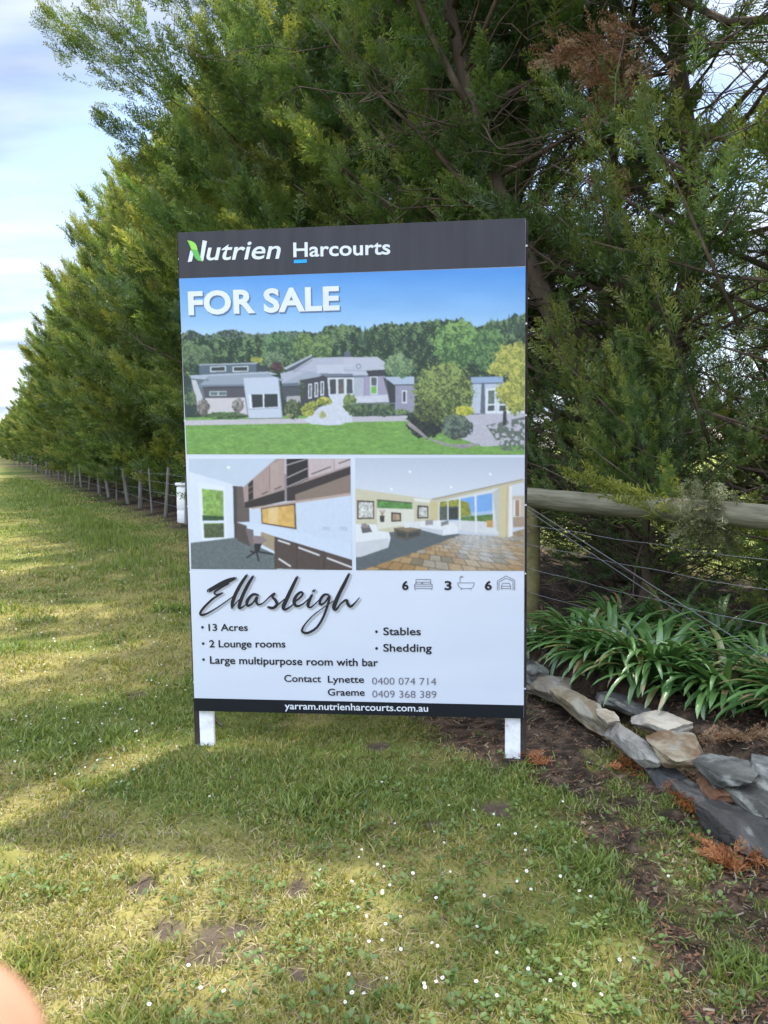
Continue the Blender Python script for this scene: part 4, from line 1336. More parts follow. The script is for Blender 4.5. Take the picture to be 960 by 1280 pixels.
def paint_study(p):
    k = 4.465
    q = lambda *a: [(230 + x / k, 568 + y / k) for x, y in a]
    p.c[:] = (214, 224, 240)
    p.poly(q((0, 0), (520, 20), (340, 180), (280, 170), (20, 100)), (196, 208, 226), .02, .05)
    p.poly(q((20, 95), (280, 170), (290, 470), (30, 500)), (218, 226, 242), .02, .05)
    p.put(np.hypot(p.U - 230 - 250 / k, p.V - 568 - 74 / k) < 1.9, (240, 246, 252))
    p.poly(q((80, 155), (230, 180), (238, 480), (100, 480)), (228, 234, 246), 0)
    p.poly(q((102, 192), (220, 204), (226, 462), (114, 466)), (136, 170, 92), .3, .35, 4)
    p.poly(q((104, 340), (224, 346), (224, 376), (106, 374)), (56, 84, 56), .2, .5, 5)
    p.poly(q((104, 370), (228, 368), (228, 382), (106, 384)), (222, 230, 242), 0)
    p.poly(q((112, 390), (222, 384), (224, 462), (116, 466)), (84, 96, 70), .45, .7, 6)
    p.poly(q((20, 495), (300, 462), (520, 560), (520, 650), (20, 650)), (104, 114, 118), .14, .5, 7)
    # tall cupboard
    p.poly(q((274, 176), (330, 180), (366, 300), (366, 380), (300, 470), (282, 466)), (104, 94, 92), .06, .6, 8, .2)
    p.poly(q((274, 176), (296, 180), (298, 468), (282, 466)), (78, 72, 74), .05)
    # upper cabinets
    p.poly(q((330, 185), (520, 20), (930, 20), (930, 120), (390, 300), (340, 300)), (168, 148, 146), .05, .5, 9, .2)
    p.poly(q((360, 165), (386, 140), (388, 280), (362, 290)), (54, 48, 50), .05)
    for y in (180, 210, 255): p.line(*q((360, y + 10), (386, y - 6)), .7, (160, 150, 150))
    p.poly(q((386, 142), (476, 62), (480, 218), (390, 254)), (172, 150, 146), .06, .6, 9, .2)
    p.poly(q((480, 60), (566, 20), (566, 180), (482, 214)), (178, 158, 154), .06, .6, 10, .2)
    p.line(*q((478, 62), (480, 216)), .5, (120, 104, 104))
    p.poly(q((560, 20), (572, 20), (574, 262), (560, 262)), (190, 180, 186), 0)
    p.poly(q((572, 28), (690, 20), (692, 138), (574, 190)), (46, 42, 46), .05)
    for a, b in ((62, 25), (132, 78), (184, 132)): p.line(*q((572, a), (690, b)), 1.2, (186, 180, 186))
    p.poly(q((694, 20), (836, 20), (836, 92), (696, 132)), (196, 180, 184), .04, .6, 11, .2)
    p.poly(q((840, 20), (930, 20), (930, 62), (840, 88)), (200, 186, 190), .04, .6, 11, .2)
    for a, b in (((435, 224), (468, 208)), ((505, 196), (545, 178)), ((710, 112), (818, 70)), ((862, 52), (928, 28))): p.line(*q(a, b), 1.1, (58, 48, 48))
    # open shelf below, timber back
    p.poly(q((340, 268), (566, 196), (562, 262), (400, 296), (340, 300)), (58, 52, 54), .06)
    p.poly(q((574, 190), (930, 68), (930, 230), (574, 262)), (62, 54, 56), .05)
    p.poly(q((620, 224), (930, 112), (930, 222), (620, 262)), (138, 122, 112), .06, .6, 12, 3)
    p.poly(q((380, 296), (930, 214), (930, 230), (380, 306)), (186, 166, 158), .04)
    p.poly(q((560, 110), (572, 110), (574, 262), (562, 262)), (150, 140, 144), 0)
    # pinboard
    p.poly(q((368, 308), (930, 232), (930, 590), (366, 380)), (204, 216, 236), .02)
    p.poly(q((430, 300), (622, 272), (628, 418), (434, 386)), (98, 80, 68), 0)
    p.poly(q((436, 306), (614, 282), (618, 408), (440, 380)), (216, 176, 104), .12, .2, 13)
    p.poly(q((470, 300), (526, 292), (526, 390), (472, 386)), (228, 196, 142), .04)
    for x in (770, 868): p.poly(q((x, 400), (x + 44, 404), (x + 44, 428), (x, 420)), (190, 200, 220), .0)
    # desk
    p.poly(q((296, 378), (370, 376), (940, 500), (940, 590), (560, 470)), (208, 220, 240), .02)
    p.poly(q((296, 388), (350, 400), (372, 512), (300, 480)), (88, 78, 76), .06)
    p.poly(q((430, 430), (510, 458), (506, 540), (430, 500)), (164, 150, 128), .06)
    p.poly(q((505, 456), (940, 588), (940, 650), (505, 636)), (86, 74, 72), .10, 1.2, 14, .15)
    for x in (630, 780): p.line(*q((x, 490 + (x - 630) * .3), (x, 640)), .5, (54, 46, 46))
    for a, b in (((525, 478), (592, 500)), ((638, 518), (756, 562)), ((796, 576), (938, 630)), ((528, 580), (596, 624))): p.line(*q(a, b), 2.2, (216, 214, 218))
    # chair
    p.poly(q((342, 410), (388, 420), (392, 500), (370, 506)), (120, 110, 114), .06)
    p.poly(q((384, 452), (440, 456), (466, 480), (440, 494), (392, 500)), (142, 128, 132), .06)
    p.poly(q((392, 498), (436, 496), (420, 540), (396, 540)), (44, 46, 52), .05)
    for a, b in (((405, 540), (350, 576)), ((405, 540), (418, 596)), ((405, 540), (500, 556)), ((400, 545), (370, 540))): p.line(*q(a, b), 2.2, (48, 50, 56))


def paint_lounge(p):
    k = 4.324
    q = lambda *a: [(438 + x / k, 568 + y / k) for x, y in a]
    p.c[:] = (202, 208, 222)
    m = p.sel(q((20, 20), (945, 20), (945, 135), (440, 245), (20, 185)))
    p.c[m] = lerp((190, 198, 216), (212, 218, 230), np.clip((p.V[m] - 572) / 45, 0, 1))
    for x, y in ((322, 95), (224, 188), (755, 108), (545, 178)): p.put(np.hypot(p.U - 438 - x / k, p.V - 568 - y / k) < 1.5, (244, 247, 250))
    p.poly(q((20, 183), (440, 244), (440, 420), (20, 420)), (206, 200, 176), .03)
    # floor tiles
    fl = p.sel(q((20, 630), (20, 560), (590, 430), (800, 440), (945, 400), (945, 640), (20, 640)))
    X, Y = (p.U - 438) * k, (p.V - 568) * k
    dd = 1 / np.clip((Y - 330) / 300, .1, 2)
    gx_, gy_ = ((X - 700) * dd) / 78 + dd * 3.1, dd * 6.5 + ((X - 700) * dd) / 300
    row = np.floor(gy_)
    gx2 = gx_ + .5 * (row % 2)
    hcol = hash2(np.floor(gx2), row, 3)
    tile = np.where((hcol < .33)[..., None], (164, 132, 92), np.where((hcol < .6)[..., None], (178, 150, 112), np.where((hcol < .8)[..., None], (136, 124, 104), (168, 156, 140)))).astype(float)
    sheen = np.exp(-((X - 690 - (Y - 480) * .2) / 170) ** 2) * np.clip(1.1 - (Y - 430) / 260, 0, 1)
    tile = lerp(tile, (206, 212, 222), sheen * .75)
    tile *= (1 + .22 * (fbm(p.U, p.V, .7, 5, 3) - .5))[..., None]
    ed = (np.minimum(gx2 % 1, 1 - gx2 % 1) < .05) | (np.minimum(gy_ % 1, 1 - gy_ % 1) < .06)
    tile = np.where(ed[..., None], tile * .74, tile)
    p.c[fl] = tile[fl]
    p.poly(q((20, 630), (20, 540), (210, 420), (440, 400), (600, 432), (340, 530), (60, 625)), (96, 104, 110), .10, .6, 6)
    # wall features
    p.poly(q((145, 245), (335, 262), (335, 296), (145, 290)), (96, 144, 80), .3, .5, 7)
    p.poly(q((145, 290), (345, 296), (345, 375), (145, 405)), (222, 220, 208), .02)
    p.poly(q((145, 243), (335, 260), (335, 266), (145, 249)), (84, 84, 78), 0)
    for (a, b, c, d, e) in ((38, 248, 130, 348, 1), (222, 312, 275, 362, 2), (362, 275, 422, 345, 3)):
        p.poly(q((a, b), (c, b + 4), (c, d), (a, d + 2)), (76, 66, 62), 0)
        p.poly(q((a + 8, b + 9), (c - 7, b + 12), (c - 7, d - 7), (a + 8, d - 6)), (198, 198, 194) if e != 2 else (170, 150, 126), .4, .5, e + 10)
    p.poly(q((345, 236), (430, 246), (430, 262), (345, 254)), (228, 228, 226), 0)
    p.poly(q((430, 250), (476, 248), (480, 400), (432, 400)), (204, 192, 150), .03)
    p.poly(q((160, 330), (186, 330), (184, 366), (162, 366)), (70, 66, 62), .05)
    for a in (-14, -4, 8, 18): p.line(*q((173, 330), (173 + a, 300)), .7, (150, 122, 100))
    # glass doors with garden and sea beyond
    p.poly(q((440, 240), (940, 130), (940, 160), (470, 258)), (196, 188, 164), .02)
    p.line(*q((440, 244), (930, 136)), 1.0, (140, 134, 120))
    p.poly(q((476, 254), (800, 180), (806, 430), (476, 400)), (216, 220, 222), .02)
    p.poly(q((482, 262), (766, 208), (768, 396), (482, 380)), (126, 172, 232), .04)
    p.poly(q((600, 318), (766, 304), (768, 326), (600, 334)), (170, 196, 226), .0)
    p.poly(q((482, 256), (584, 244), (640, 262), (655, 330), (560, 345), (482, 340)), (150, 152, 70), .35, .5, 15)
    p.poly(q((482, 282), (580, 280), (584, 352), (482, 356)), (90, 100, 92), .3, .6, 16)
    p.poly(q((530, 290), (582, 288), (582, 350), (532, 350)), (64, 70, 72), .2)
    p.poly(q((590, 340), (768, 322), (768, 366), (590, 362)), (96, 128, 74), .3, .6, 17)
    p.poly(q((482, 356), (590, 356), (790, 366), (792, 402), (590, 410), (482, 392)), (212, 214, 220), .03)
    p.poly(q((735, 356), (770, 354), (770, 394), (737, 394)), (196, 158, 96), .08)
    for x, y0, y1, w in ((526, 246, 380, 1.4), (590, 232, 405, 2.0), (676, 214, 428, 2.4)): p.line(*q((x, y0), (x + 2, y1)), w, (226, 228, 228))
    p.poly(q((768, 205), (806, 178), (808, 432), (790, 410)), (192, 196, 188), .04)
    p.poly(q((806, 172), (872, 160), (860, 445), (800, 448)), (208, 196, 160), .02)
    p.line(*q((846, 170), (842, 446)), .6, (170, 158, 128))
    p.poly(q((858, 172), (872, 170), (876, 440), (852, 448)), (228, 230, 232), 0)
    p.poly(q((872, 165), (945, 150), (945, 240), (872, 240)), (210, 214, 224), 0)
    p.poly(q((874, 226), (945, 222), (945, 392), (878, 396)), (196, 182, 164), .04)
    p.poly(q((880, 246), (916, 244), (916, 336), (880, 338)), (226, 230, 236), 0)
    p.poly(q((890, 248), (912, 246), (912, 334), (890, 334)), (166, 132, 108), .08)
    p.poly(q((876, 338), (945, 338), (945, 390), (878, 392)), (168, 146, 128), .05)
    # sofas, table
    p.poly(q((370, 362), (480, 356), (560, 372), (584, 400), (580, 428), (500, 438), (380, 404)), (228, 230, 236), .04, .5)
    p.poly(q((376, 392), (500, 408), (500, 438), (384, 408)), (202, 206, 216), .03)
    p.poly(q((408, 354), (446, 352), (446, 380), (404, 382)), (160, 156, 156), .06)
    p.poly(q((490, 366), (530, 356), (530, 376), (490, 388)), (130, 132, 134), .06)
    p.poly(q((286, 366), (370, 362), (376, 400), (290, 396)), (222, 224, 228), .03)
    p.poly(q((236, 398), (300, 390), (382, 402), (310, 418)), (136, 120, 102), .05)
    p.poly(q((236, 398), (310, 418), (382, 402), (380, 440), (300, 462), (240, 446)), (98, 90, 82), .06)
    p.poly(q((250, 414), (300, 426), (300, 450), (252, 440)), (70, 74, 76), 0)
    p.poly(q((316, 428), (374, 416), (372, 436), (316, 450)), (70, 74, 76), 0)
    p.poly(q((292, 376), (316, 374), (318, 396), (292, 396)), (226, 226, 226), .05)
    p.poly(q((20, 376), (140, 378), (150, 412), (210, 420), (218, 450), (206, 500), (60, 552), (20, 556)), (228, 231, 236), .03, .5)
    p.poly(q((20, 476), (208, 452), (206, 502), (60, 552), (20, 556)), (206, 208, 216), .03)
    p.poly(q((58, 388), (100, 380), (120, 418), (66, 426)), (104, 102, 106), .1)
    p.poly(q((60, 376), (84, 370), (104, 396), (66, 396)), (150, 140, 140), .1)


picture('house_photo', [(224.0, 348.3), (656.9, 333.5), (655.6, 568.2), (233.4, 567.6)], 400, 222, paint_house)
picture('study_photo', [(236.2, 573.6), (438.2, 573.2), (440.2, 712.4), (239.2, 711.0)], 190, 134, paint_study)
picture('lounge_photo', [(444, 572.6), (655.5, 571.5), (655.0, 713.4), (445.2, 712.6)], 196, 134, paint_lounge)


# ---- lettering
def lettering(name, text, p0, p1, cap, mat, bold=0.0, shear=0.0, y=-.003, shift=(0, 0), space=1.0, parent=None):
    """A line of print from pixel p0 to p1 (ends of its base line), capitals `cap` pixels high, as flat letters on the board."""
    a, b = sg(p0[0] + shift[0], p0[1] + shift[1]), sg(p1[0] + shift[0], p1[1] + shift[1])
    top = sg(p0[0] + shift[0], p0[1] + shift[1] - cap)
    hcap = np.hypot(*(top - a))
    cu = bpy.data.curves.new(name, 'FONT')
    cu.body = text
    cu.size = 1.0
    cu.shear = shear
    cu.offset = bold
    cu.space_character = space
    cu.resolution_u = 4
    ob = bpy.data.objects.new(name, cu)
    C.objects.link(ob)
    dg = bpy.context.evaluated_depsgraph_get()
    me = bpy.data.meshes.new_from_object(ob.evaluated_get(dg))
    bpy.data.objects.remove(ob)
    bpy.data.curves.remove(cu)
    co = np.empty(len(me.vertices) * 3, np.float32)
    me.vertices.foreach_get('co', co)
    co = co.reshape(-1, 3)
    x0, x1 = co[:, 0].min(), co[:, 0].max()
    d = b - a
    L_ = np.hypot(*d)
    ex = d / L_
    ey = np.array([-ex[1], ex[0]])
    sx, sy = L_ / (x1 - x0), hcap / (0.727 + 2 * bold)
    pos = a + np.outer((co[:, 0] - x0) * sx, ex) + np.outer((co[:, 1] + bold) * sy, ey)
    out = np.stack([pos[:, 0], np.full(len(co), y), pos[:, 1]], 1).astype(np.float32)
    me.vertices.foreach_set('co', out.ravel())
    me.materials.clear()
    me.materials.append(mat)
    me.update()
    return link(name, me, parent or sign)


def ribbon(name, strokes, conv, mat, y=-.003, shift=(0, 0), n=40, scale=1.0, caps=True, parent=None):
    """Pen strokes: lists of (x, y, width) in picture units; each turns into a smooth flat band, laid so that no two bits share a plane."""
    V, F, nb, lay = [], [], 0, 0
    for st in strokes:
        st = np.array(st, float)
        c = spline(st, n) if len(st) > 2 else np.linspace(st[0], st[1], 2)
        u, v_ = conv(c[:, 0] + shift[0], c[:, 1] + shift[1])
        q = np.array([sg(a, b) for a, b in zip(u, v_)])
        w = np.maximum(c[:, 2], .5) * scale / 2
        tg = np.gradient(q, axis=0)
        tg /= np.hypot(tg[:, 0], tg[:, 1])[:, None] + 1e-12
        nn = np.stack([-tg[:, 1], tg[:, 0]], 1)
        yy = y - 4e-6 * (lay + np.arange(len(q)))
        lay += len(q)
        L_, R2 = q + nn * w[:, None], q - nn * w[:, None]
        rows = np.stack([np.column_stack([L_[:, 0], yy, L_[:, 1]]), np.column_stack([R2[:, 0], yy, R2[:, 1]])], 1).reshape(-1, 3)
        V.append(rows)
        k = np.arange(len(q) - 1)[:, None] * 2
        F.append((k + np.array([[0, 1, 3, 2]])) + nb)
        nb += len(rows)
        if caps:
            for e, sgn in ((0, -1), (-1, 1)):
                a0 = math.atan2(tg[e, 1], tg[e, 0]) + (math.pi if sgn < 0 else 0)
                aa = np.linspace(a0 - math.pi / 2, a0 + math.pi / 2, 7)
                fan = np.column_stack([q[e, 0] + w[e] * np.cos(aa), np.full(7, yy[e]), q[e, 1] + w[e] * np.sin(aa)])
                V.append(fan)
                F2 = np.array([[nb, nb + i, nb + i + 1, nb + i + 2] for i in range(1, 5, 2)])
                F.append(F2)
                nb += 7
    return link(name, make_mesh(name, np.concatenate(V), np.concatenate(F), [mat]), parent or sign)


MPP = np.hypot(*(sg(450, 700) - sg(350, 700))) / 100          # metres of board per picture pixel


def H7(x, y): return (215 + np.asarray(x) / 4.267, 270 + np.asarray(y) / 4.267)


def patch(name, pts, mat, y):
    p = [sg(*H7(a, b)) for a, b in pts]
    bm = bmesh.new()
    bm.faces.new([bm.verts.new((a, y, b)) for a, b in p])
    bmesh.ops.triangulate(bm, faces=bm.faces[:])
    me = bpy.data.meshes.new(name)
    bm.to_mesh(me); bm.free()
    me.materials.append(mat)
    return link(name, me, sign)


lettering('company_lettering', 'utrien', (258.4, 325.6), (351.2, 323.6), 25.0, M_INKW, .012, .2)
patch('letter_stem', [(85, 247), (107, 243), (117, 200), (100, 181)], M_INKW, -.003)
patch('letter_stem', [(150, 232), (165, 130), (188, 135), (168, 240), (158, 243)], M_INKW, -.003)
patch('leaf_emblem', [(83, 131), (104, 134), (122, 144), (133, 160), (138, 184), (120, 180), (104, 178), (97, 152)], M_LEAF1, -.0032)
patch('leaf_emblem', [(104, 178), (120, 180), (138, 184), (148, 208), (162, 243), (140, 239), (126, 226), (112, 200)], M_LEAF2, -.0034)
lettering('partner_lettering', 'Harcourts', (366.9, 321.8), (488, 318.2), 19.5, M_INKW, .018)
patch('underline_bar', [(651, 235), (720, 232), (720, 250), (651, 253)], M_BLUE, -.003)
lettering('headline_shadow', 'FOR SALE', (236, 394.3), (424.6, 388), 31.5, M_INKS, .034, 0, -.0025, (1.6, 1.8), 1.03)
lettering('headline_lettering', 'FOR SALE', (236, 394.3), (424.6, 388), 31.5, M_INKW, .034, 0, -.0035, (0, 0), 1.03)
for tx, p0, p1, cap in (('13 Acres', (261, 788.4), (310, 788.4), 9.2), ('2 Lounge rooms', (262, 809), (357, 809.2), 9.6), ('Large multipurpose room with bar', (262.8, 829.4), (472.8, 832.8), 10),
                        ('Stables', (479.3, 793.7), (526.2, 793.9), 10.2), ('Shedding', (479.3, 814.3), (539.8, 814.6), 10.2)):
    lettering('feature_lettering', tx, p0, p1, cap, M_INK, .016)
for u, v in ((253.3, 784), (254.2, 804.2), (254.6, 824.2), (470.6, 789.4), (470.8, 810.2)):
    c0 = sg(u, v)
    a = np.linspace(0, 2 * np.pi, 12, endpoint=False)
    link('bullet_dot', make_mesh('bullet_dot', np.column_stack([c0[0] + 1.7 * MPP * np.cos(a), np.full(12, -.003), c0[1] + 1.7 * MPP * np.sin(a)]), np.arange(12)[None, ::-1], [M_INK]), sign)
for tx, p0, p1, cap, bd in (('Contact', (355.5, 852), (401.6, 852.6), 9.2, .012), ('Lynette', (410, 853), (455.2, 853.4), 9.2, .014), ('0400 074 714', (465.3, 855.2), (545.4, 856), 9.2, -.004),
                            ('Graeme', (410, 869.2), (456, 869.6), 9.2, .014), ('0409 368 389', (465.6, 871.4), (545.6, 872.2), 9.2, -.004)):
    lettering('contact_lettering', tx, p0, p1, cap, M_INK if bd > 0 else M_INKT, bd)
lettering('web_address_lettering', 'yarram.nutrienharcourts.com.au', (356.2, 886.2), (535.2, 889.4), 9.0, M_INKW, .012)
for tx, u0, u1 in (('6', 502.7, 510.8), ('3', 555.8, 564.6), ('6', 606, 614.8)):
    lettering('count_lettering', tx, (u0, 737.4), (u1, 737.4), 12, M_INK, .03)


def K1(x, y): return (240 + np.asarray(x) / 4.364, 705 + np.asarray(y) / 4.364)
def K2(x, y): return (460 + np.asarray(x) / 4.8, 710 + np.asarray(y) / 4.8)


SCRIPT = [[(92, 145, 20), (120, 130, 23), (165, 105, 24), (205, 88, 24), (238, 76, 14)], [(200, 104, 12), (152, 132, 10), (124, 154, 10), (136, 166, 8), (168, 156, 8)], [(168, 156, 8), (116, 188, 11), (70, 232, 12), (48, 262, 13), (52, 276, 14), (80, 270, 10), (130, 242, 7), (185, 205, 6), (240, 165, 5)],
          [(300, 60, 13), (270, 105, 18), (240, 160, 19), (222, 210, 19), (220, 238, 13)], [(222, 236, 6), (238, 215, 6), (262, 190, 5)], [(334, 66, 13), (305, 115, 18), (278, 170, 19), (260, 222, 19), (262, 240, 13), (285, 228, 7), (308, 205, 7)],
          [(362, 168, 12), (335, 164, 14), (310, 188, 17), (300, 212, 17), (308, 226, 13), (332, 212, 9), (356, 178, 12), (352, 202, 15), (362, 220, 11), (388, 212, 7), (418, 184, 6)],
          [(416, 186, 7), (436, 168, 9), (452, 160, 13), (440, 176, 13), (458, 198, 16), (464, 220, 16), (444, 238, 15), (416, 234, 13)], [(444, 238, 8), (478, 214, 7), (508, 188, 6)],
          [(575, 70, 14), (548, 125, 18), (520, 185, 21), (500, 232, 21), (510, 246, 13), (540, 230, 8), (566, 204, 7)], [(560, 206, 8), (588, 184, 10), (606, 162, 11), (594, 152, 12), (570, 172, 16), (558, 204, 19), (572, 228, 14), (606, 216, 8), (640, 186, 6)],
          [(656, 166, 13), (640, 200, 18), (634, 226, 17), (650, 234, 9), (680, 208, 6), (704, 186, 6)], [(662, 148, 13), (670, 141, 13)],
          [(748, 166, 10), (722, 166, 13), (700, 196, 16), (702, 220, 13), (728, 206, 9), (752, 172, 12), (742, 220, 13), (716, 290, 12), (680, 346, 12), (632, 374, 13), (602, 366, 13), (612, 335, 8), (660, 280, 6), (722, 234, 5), (772, 200, 5)],
          [(858, 52, 12), (832, 106, 18), (802, 165, 20), (776, 230, 23), (786, 248, 12), (812, 216, 8), (842, 194, 13), (850, 214, 16), (866, 230, 14), (894, 206, 7), (914, 182, 5)]]
ribbon('script_shadow', SCRIPT, K1, M_INKG, -.002, (9, 8), 40, MPP / 4.364)
ribbon('script_lettering', SCRIPT, K1, M_INK, -.0045, (0, 0), 40, MPP / 4.364)
LW = 4.6


def ln_(*a): return [[(*p, LW), (*q, LW)] for p, q in zip(a[:-1], a[1:])]


bed = ln_((288, 95), (288, 68), (376, 68), (376, 95)) + ln_((280, 96), (385, 96), (385, 122), (280, 122), (280, 96)) + ln_((283, 122), (283, 131)) + ln_((382, 122), (382, 131)) + ln_((290, 84), (374, 84)) + ln_((332, 84), (320, 92), (332, 95)) + ln_((280, 108), (385, 108))
bath = ln_((536, 88), (638, 88), (632, 110), (618, 122), (560, 122), (545, 110), (536, 88)) + ln_((552, 88), (552, 56), (558, 47), (566, 50)) + ln_((556, 58), (572, 50)) + ln_((562, 122), (558, 131)) + ln_((614, 122), (618, 131))
gar = ln_((776, 132), (776, 76), (828, 46), (880, 72), (880, 132)) + ln_((786, 132), (786, 82), (828, 60), (870, 78), (870, 132)) + ln_((800, 128), (800, 108), (808, 90), (848, 90), (856, 108), (856, 128)) + ln_((800, 108), (856, 108)) + ln_((800, 122), (856, 122))
ribbon('bed_icon', bed, K2, M_INKT, -.003, (0, 0), 2, MPP / 4.8 * .75, False)
ribbon('bath_icon', bath, K2, M_INKT, -.003, (0, 0), 2, MPP / 4.8 * .65, False)
ribbon('garage_icon', gar, K2, M_INKT, -.003, (0, 0), 2, MPP / 4.8 * .65, False)
# ------------------------------------------------------------------ grass, clover, daisies, litter
rng = np.random.default_rng(77)


def scatter(n, d0, d1, spread=0.56, pw=0.0):
    d = d0 * (d1 / d0) ** rng.uniform(0, 1, n)
    x = rng.uniform(-spread - .02, spread + .02, n) * d
    return x, d


def blades(name, x, y, h, w, lean, col, mat=M_GRASS, flat=None):
    n = len(x)
    z = gz(x, y)
    az = rng.uniform(0, 2 * np.pi, n)
    dx_, dy_ = np.cos(az), np.sin(az)
    fa = rng.uniform(0, 2 * np.pi, n)
    sx, sy = np.cos(fa), np.sin(fa)
    V = np.empty((n, 5, 3))
    for k, (hh, ll, ww) in enumerate(((0, 0, 1), (0, 0, -1), (.55, .3, .75), (.55, .3, -.75), (1, 1, 0))):
        V[:, k, 0] = x + dx_ * lean * ll + sx * w * ww
        V[:, k, 1] = y + dy_ * lean * ll + sy * w * ww
        V[:, k, 2] = z - 0.004 * (hh == 0) + h * hh
    b = np.arange(n)[:, None] * 5
    q = b + np.array([[0, 1, 3, 2]])
    t = b + np.array([[2, 3, 4]])
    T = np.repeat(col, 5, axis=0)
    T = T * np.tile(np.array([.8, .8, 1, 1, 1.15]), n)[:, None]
    return make_mesh(name, V.reshape(-1, 3), [q, t], [mat], T)


x, y = scatter(420000, 1.65, 34)
d = np.hypot(x, y)
ml, so = mulch_amount(x, y), soil_amount(x, y)
b_ = bed_amount(x, y)[0]
cl = fbm(x, y, 5.5, 81, 4)
under_sign = 0
keep = (rng.uniform(0, 1, len(x)) > np.maximum(ml * 0.985, so * 0.95)) & (b_ < 0.2) & (rng.uniform(0, 1, len(x)) < 0.25 + 1.1 * smooth(.3, .65, cl)) & (fence_d(x, y) < -0.05)
x, y, d, cl = x[keep], y[keep], d[keep], cl[keep]
n = len(x)
pt = lawn_patch(x, y)
strip = np.exp(-((fence_d(x, y) + 1.7) / 0.5) ** 2) * smooth(5.5, 8, y) * smooth(.35, .6, fbm(x, y, 1.1, 83, 3) + .12)
tuft = smooth(.60, .74, fbm(x, y, 3.1, 85, 3))
h = rng.uniform(.010, .028, n) * (0.6 + .9 * cl) + tuft * rng.uniform(0, .045, n) + strip * rng.uniform(.03, .12, n)
far = smooth(5, 20, d)
h = h * (1 + .5 * far)
w = rng.uniform(.0012, .0024, n) * (1 + tuft * .5) * (1 + d * .22)
r = rng.uniform(0, 1, n)
green = lerp((0.105, 0.155, 0.032), (0.22, 0.27, 0.058), rng.uniform(0, 1, n))
yel = lerp((0.22, 0.22, 0.05), (0.35, 0.32, 0.09), rng.uniform(0, 1, n))
straw = lerp((0.23, 0.185, 0.09), (0.40, 0.34, 0.20), rng.uniform(0, 1, n))
pp = np.clip(pt * 0.75 + .08 - strip * .8 - tuft * .3, 0, 1)
col = np.where((r < pp)[:, None], yel, green)
isst = rng.uniform(0, 1, n) < 0.10 + 0.30 * pt
col = np.where(isst[:, None], straw, col)
h = np.where(isst, h * .45, h)
lean = np.where(isst, rng.uniform(.02, .06, n), rng.uniform(.004, .03, n) + tuft * .02) * (1 + .4 * far)
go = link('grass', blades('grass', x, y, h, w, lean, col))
tag(go, 'short patchy lawn grass', kind='stuff')

# low broad-leaved weeds between the grass
leafs, faces, tint, nb = [], [], [], 0
wx, wy = scatter(1700, 1.7, 4.6, .55)
sel = (fbm(wx, wy, 2.6, 91, 3) + .26 * (wx > -.35) * (wy < 3.1) - .1 * (wx < -.4) > .5) & (soil_amount(wx, wy) < .5) & (bed_amount(wx, wy)[0] < .2) & (mulch_amount(wx, wy) < rng.uniform(0, 1.25, len(wx)))
wx, wy = wx[sel], wy[sel]
V, F, T = [], [], []
for i in range(len(wx)):
    k = rng.integers(3, 7)
    g = lerp((0.075, 0.125, 0.03), (0.15, 0.21, 0.055), rng.uniform())
    z0 = float(gz(wx[i], wy[i])) + rng.uniform(.008, .03)
    for j in range(k):
        a = rng.uniform(0, 2 * np.pi)
        ln, wd, el = rng.uniform(.010, .024), rng.uniform(.004, .008), rng.uniform(-.1, .7)
        dv = np.array([math.cos(a) * math.cos(el), math.sin(a) * math.cos(el), math.sin(el)])
        sv = np.array([-math.sin(a), math.cos(a), 0]) * wd
        up = np.array([0, 0, wd * .3])
        b = np.array([wx[i], wy[i], z0]) + dv * .006
        pts = [b, b + dv * ln * .45 - sv + up, b + dv * ln * .8 - sv * .8 + up, b + dv * ln, b + dv * ln * .8 + sv * .8 + up, b + dv * ln * .45 + sv + up]
        V += pts
        F += [[nb, nb + 1, nb + 2, nb + 3], [nb, nb + 3, nb + 4, nb + 5]]
        T += [np.asarray(g) * rng.uniform(.85, 1.15)] * 6
        nb += 6
co = link('clover', make_mesh('clover', np.array(V), np.array(F), [M_GRASS], np.array(T)))
tag(co, 'low broad-leaved weeds scattered through the lawn', kind='stuff')

# bark and needle litter on the dark strip, under the hedge and in the bed
def litter(name, x, y, size, cols, thin=.35):
    n = len(x)
    z = gz(x, y)
    a = rng.uniform(0, 2 * np.pi, n)
    c, s = np.cos(a), np.sin(a)
    tl = rng.normal(0, .3, n)
    asp = rng.uniform(.08, thin, n)
    V = np.empty((n, 4, 3))
    for k, (p, q) in enumerate(((-1, -.8), (1, -1), (.9, 1), (-.9, .8))):
        V[:, k, 0] = x + size * (p * c - q * asp * s)
        V[:, k, 1] = y + size * (p * s + q * asp * c)
        V[:, k, 2] = z + .005 + size * .3 + size * p * tl + rng.uniform(0, .003, n)
    return make_mesh(name, V.reshape(-1, 3), np.arange(n * 4).reshape(-1, 4), [M_LITTER], np.repeat(cols, 4, axis=0))


M_LITTER = tint_mat('dry_litter', 0.9, 0.1)
x, y = scatter(150000, 1.7, 22, .6)
m = mulch_amount(x, y)
keep = rng.uniform(0, 1, len(x)) < m * .9
x, y = x[keep], y[keep]
n = len(x)
r = rng.uniform(0, 1, n)[:, None]
cols = np.where(r < .5, lerp((.03, .02, .015), (.07, .045, .032), rng.uniform(0, 1, n)), np.where(r < .78, lerp((.11, .055, .03), (.20, .10, .055), rng.uniform(0, 1, n)), lerp((.12, .09, .058), (.24, .19, .13), rng.uniform(0, 1, n))))
lo_ = link('bark_litter', litter('bark_litter', x, y, (.003 + .011 * rng.uniform(0, 1, n) ** 2.2) * (1 + .05 * y), cols))
tag(lo_, 'brown bark and dead needle litter on dark soil', kind='stuff')

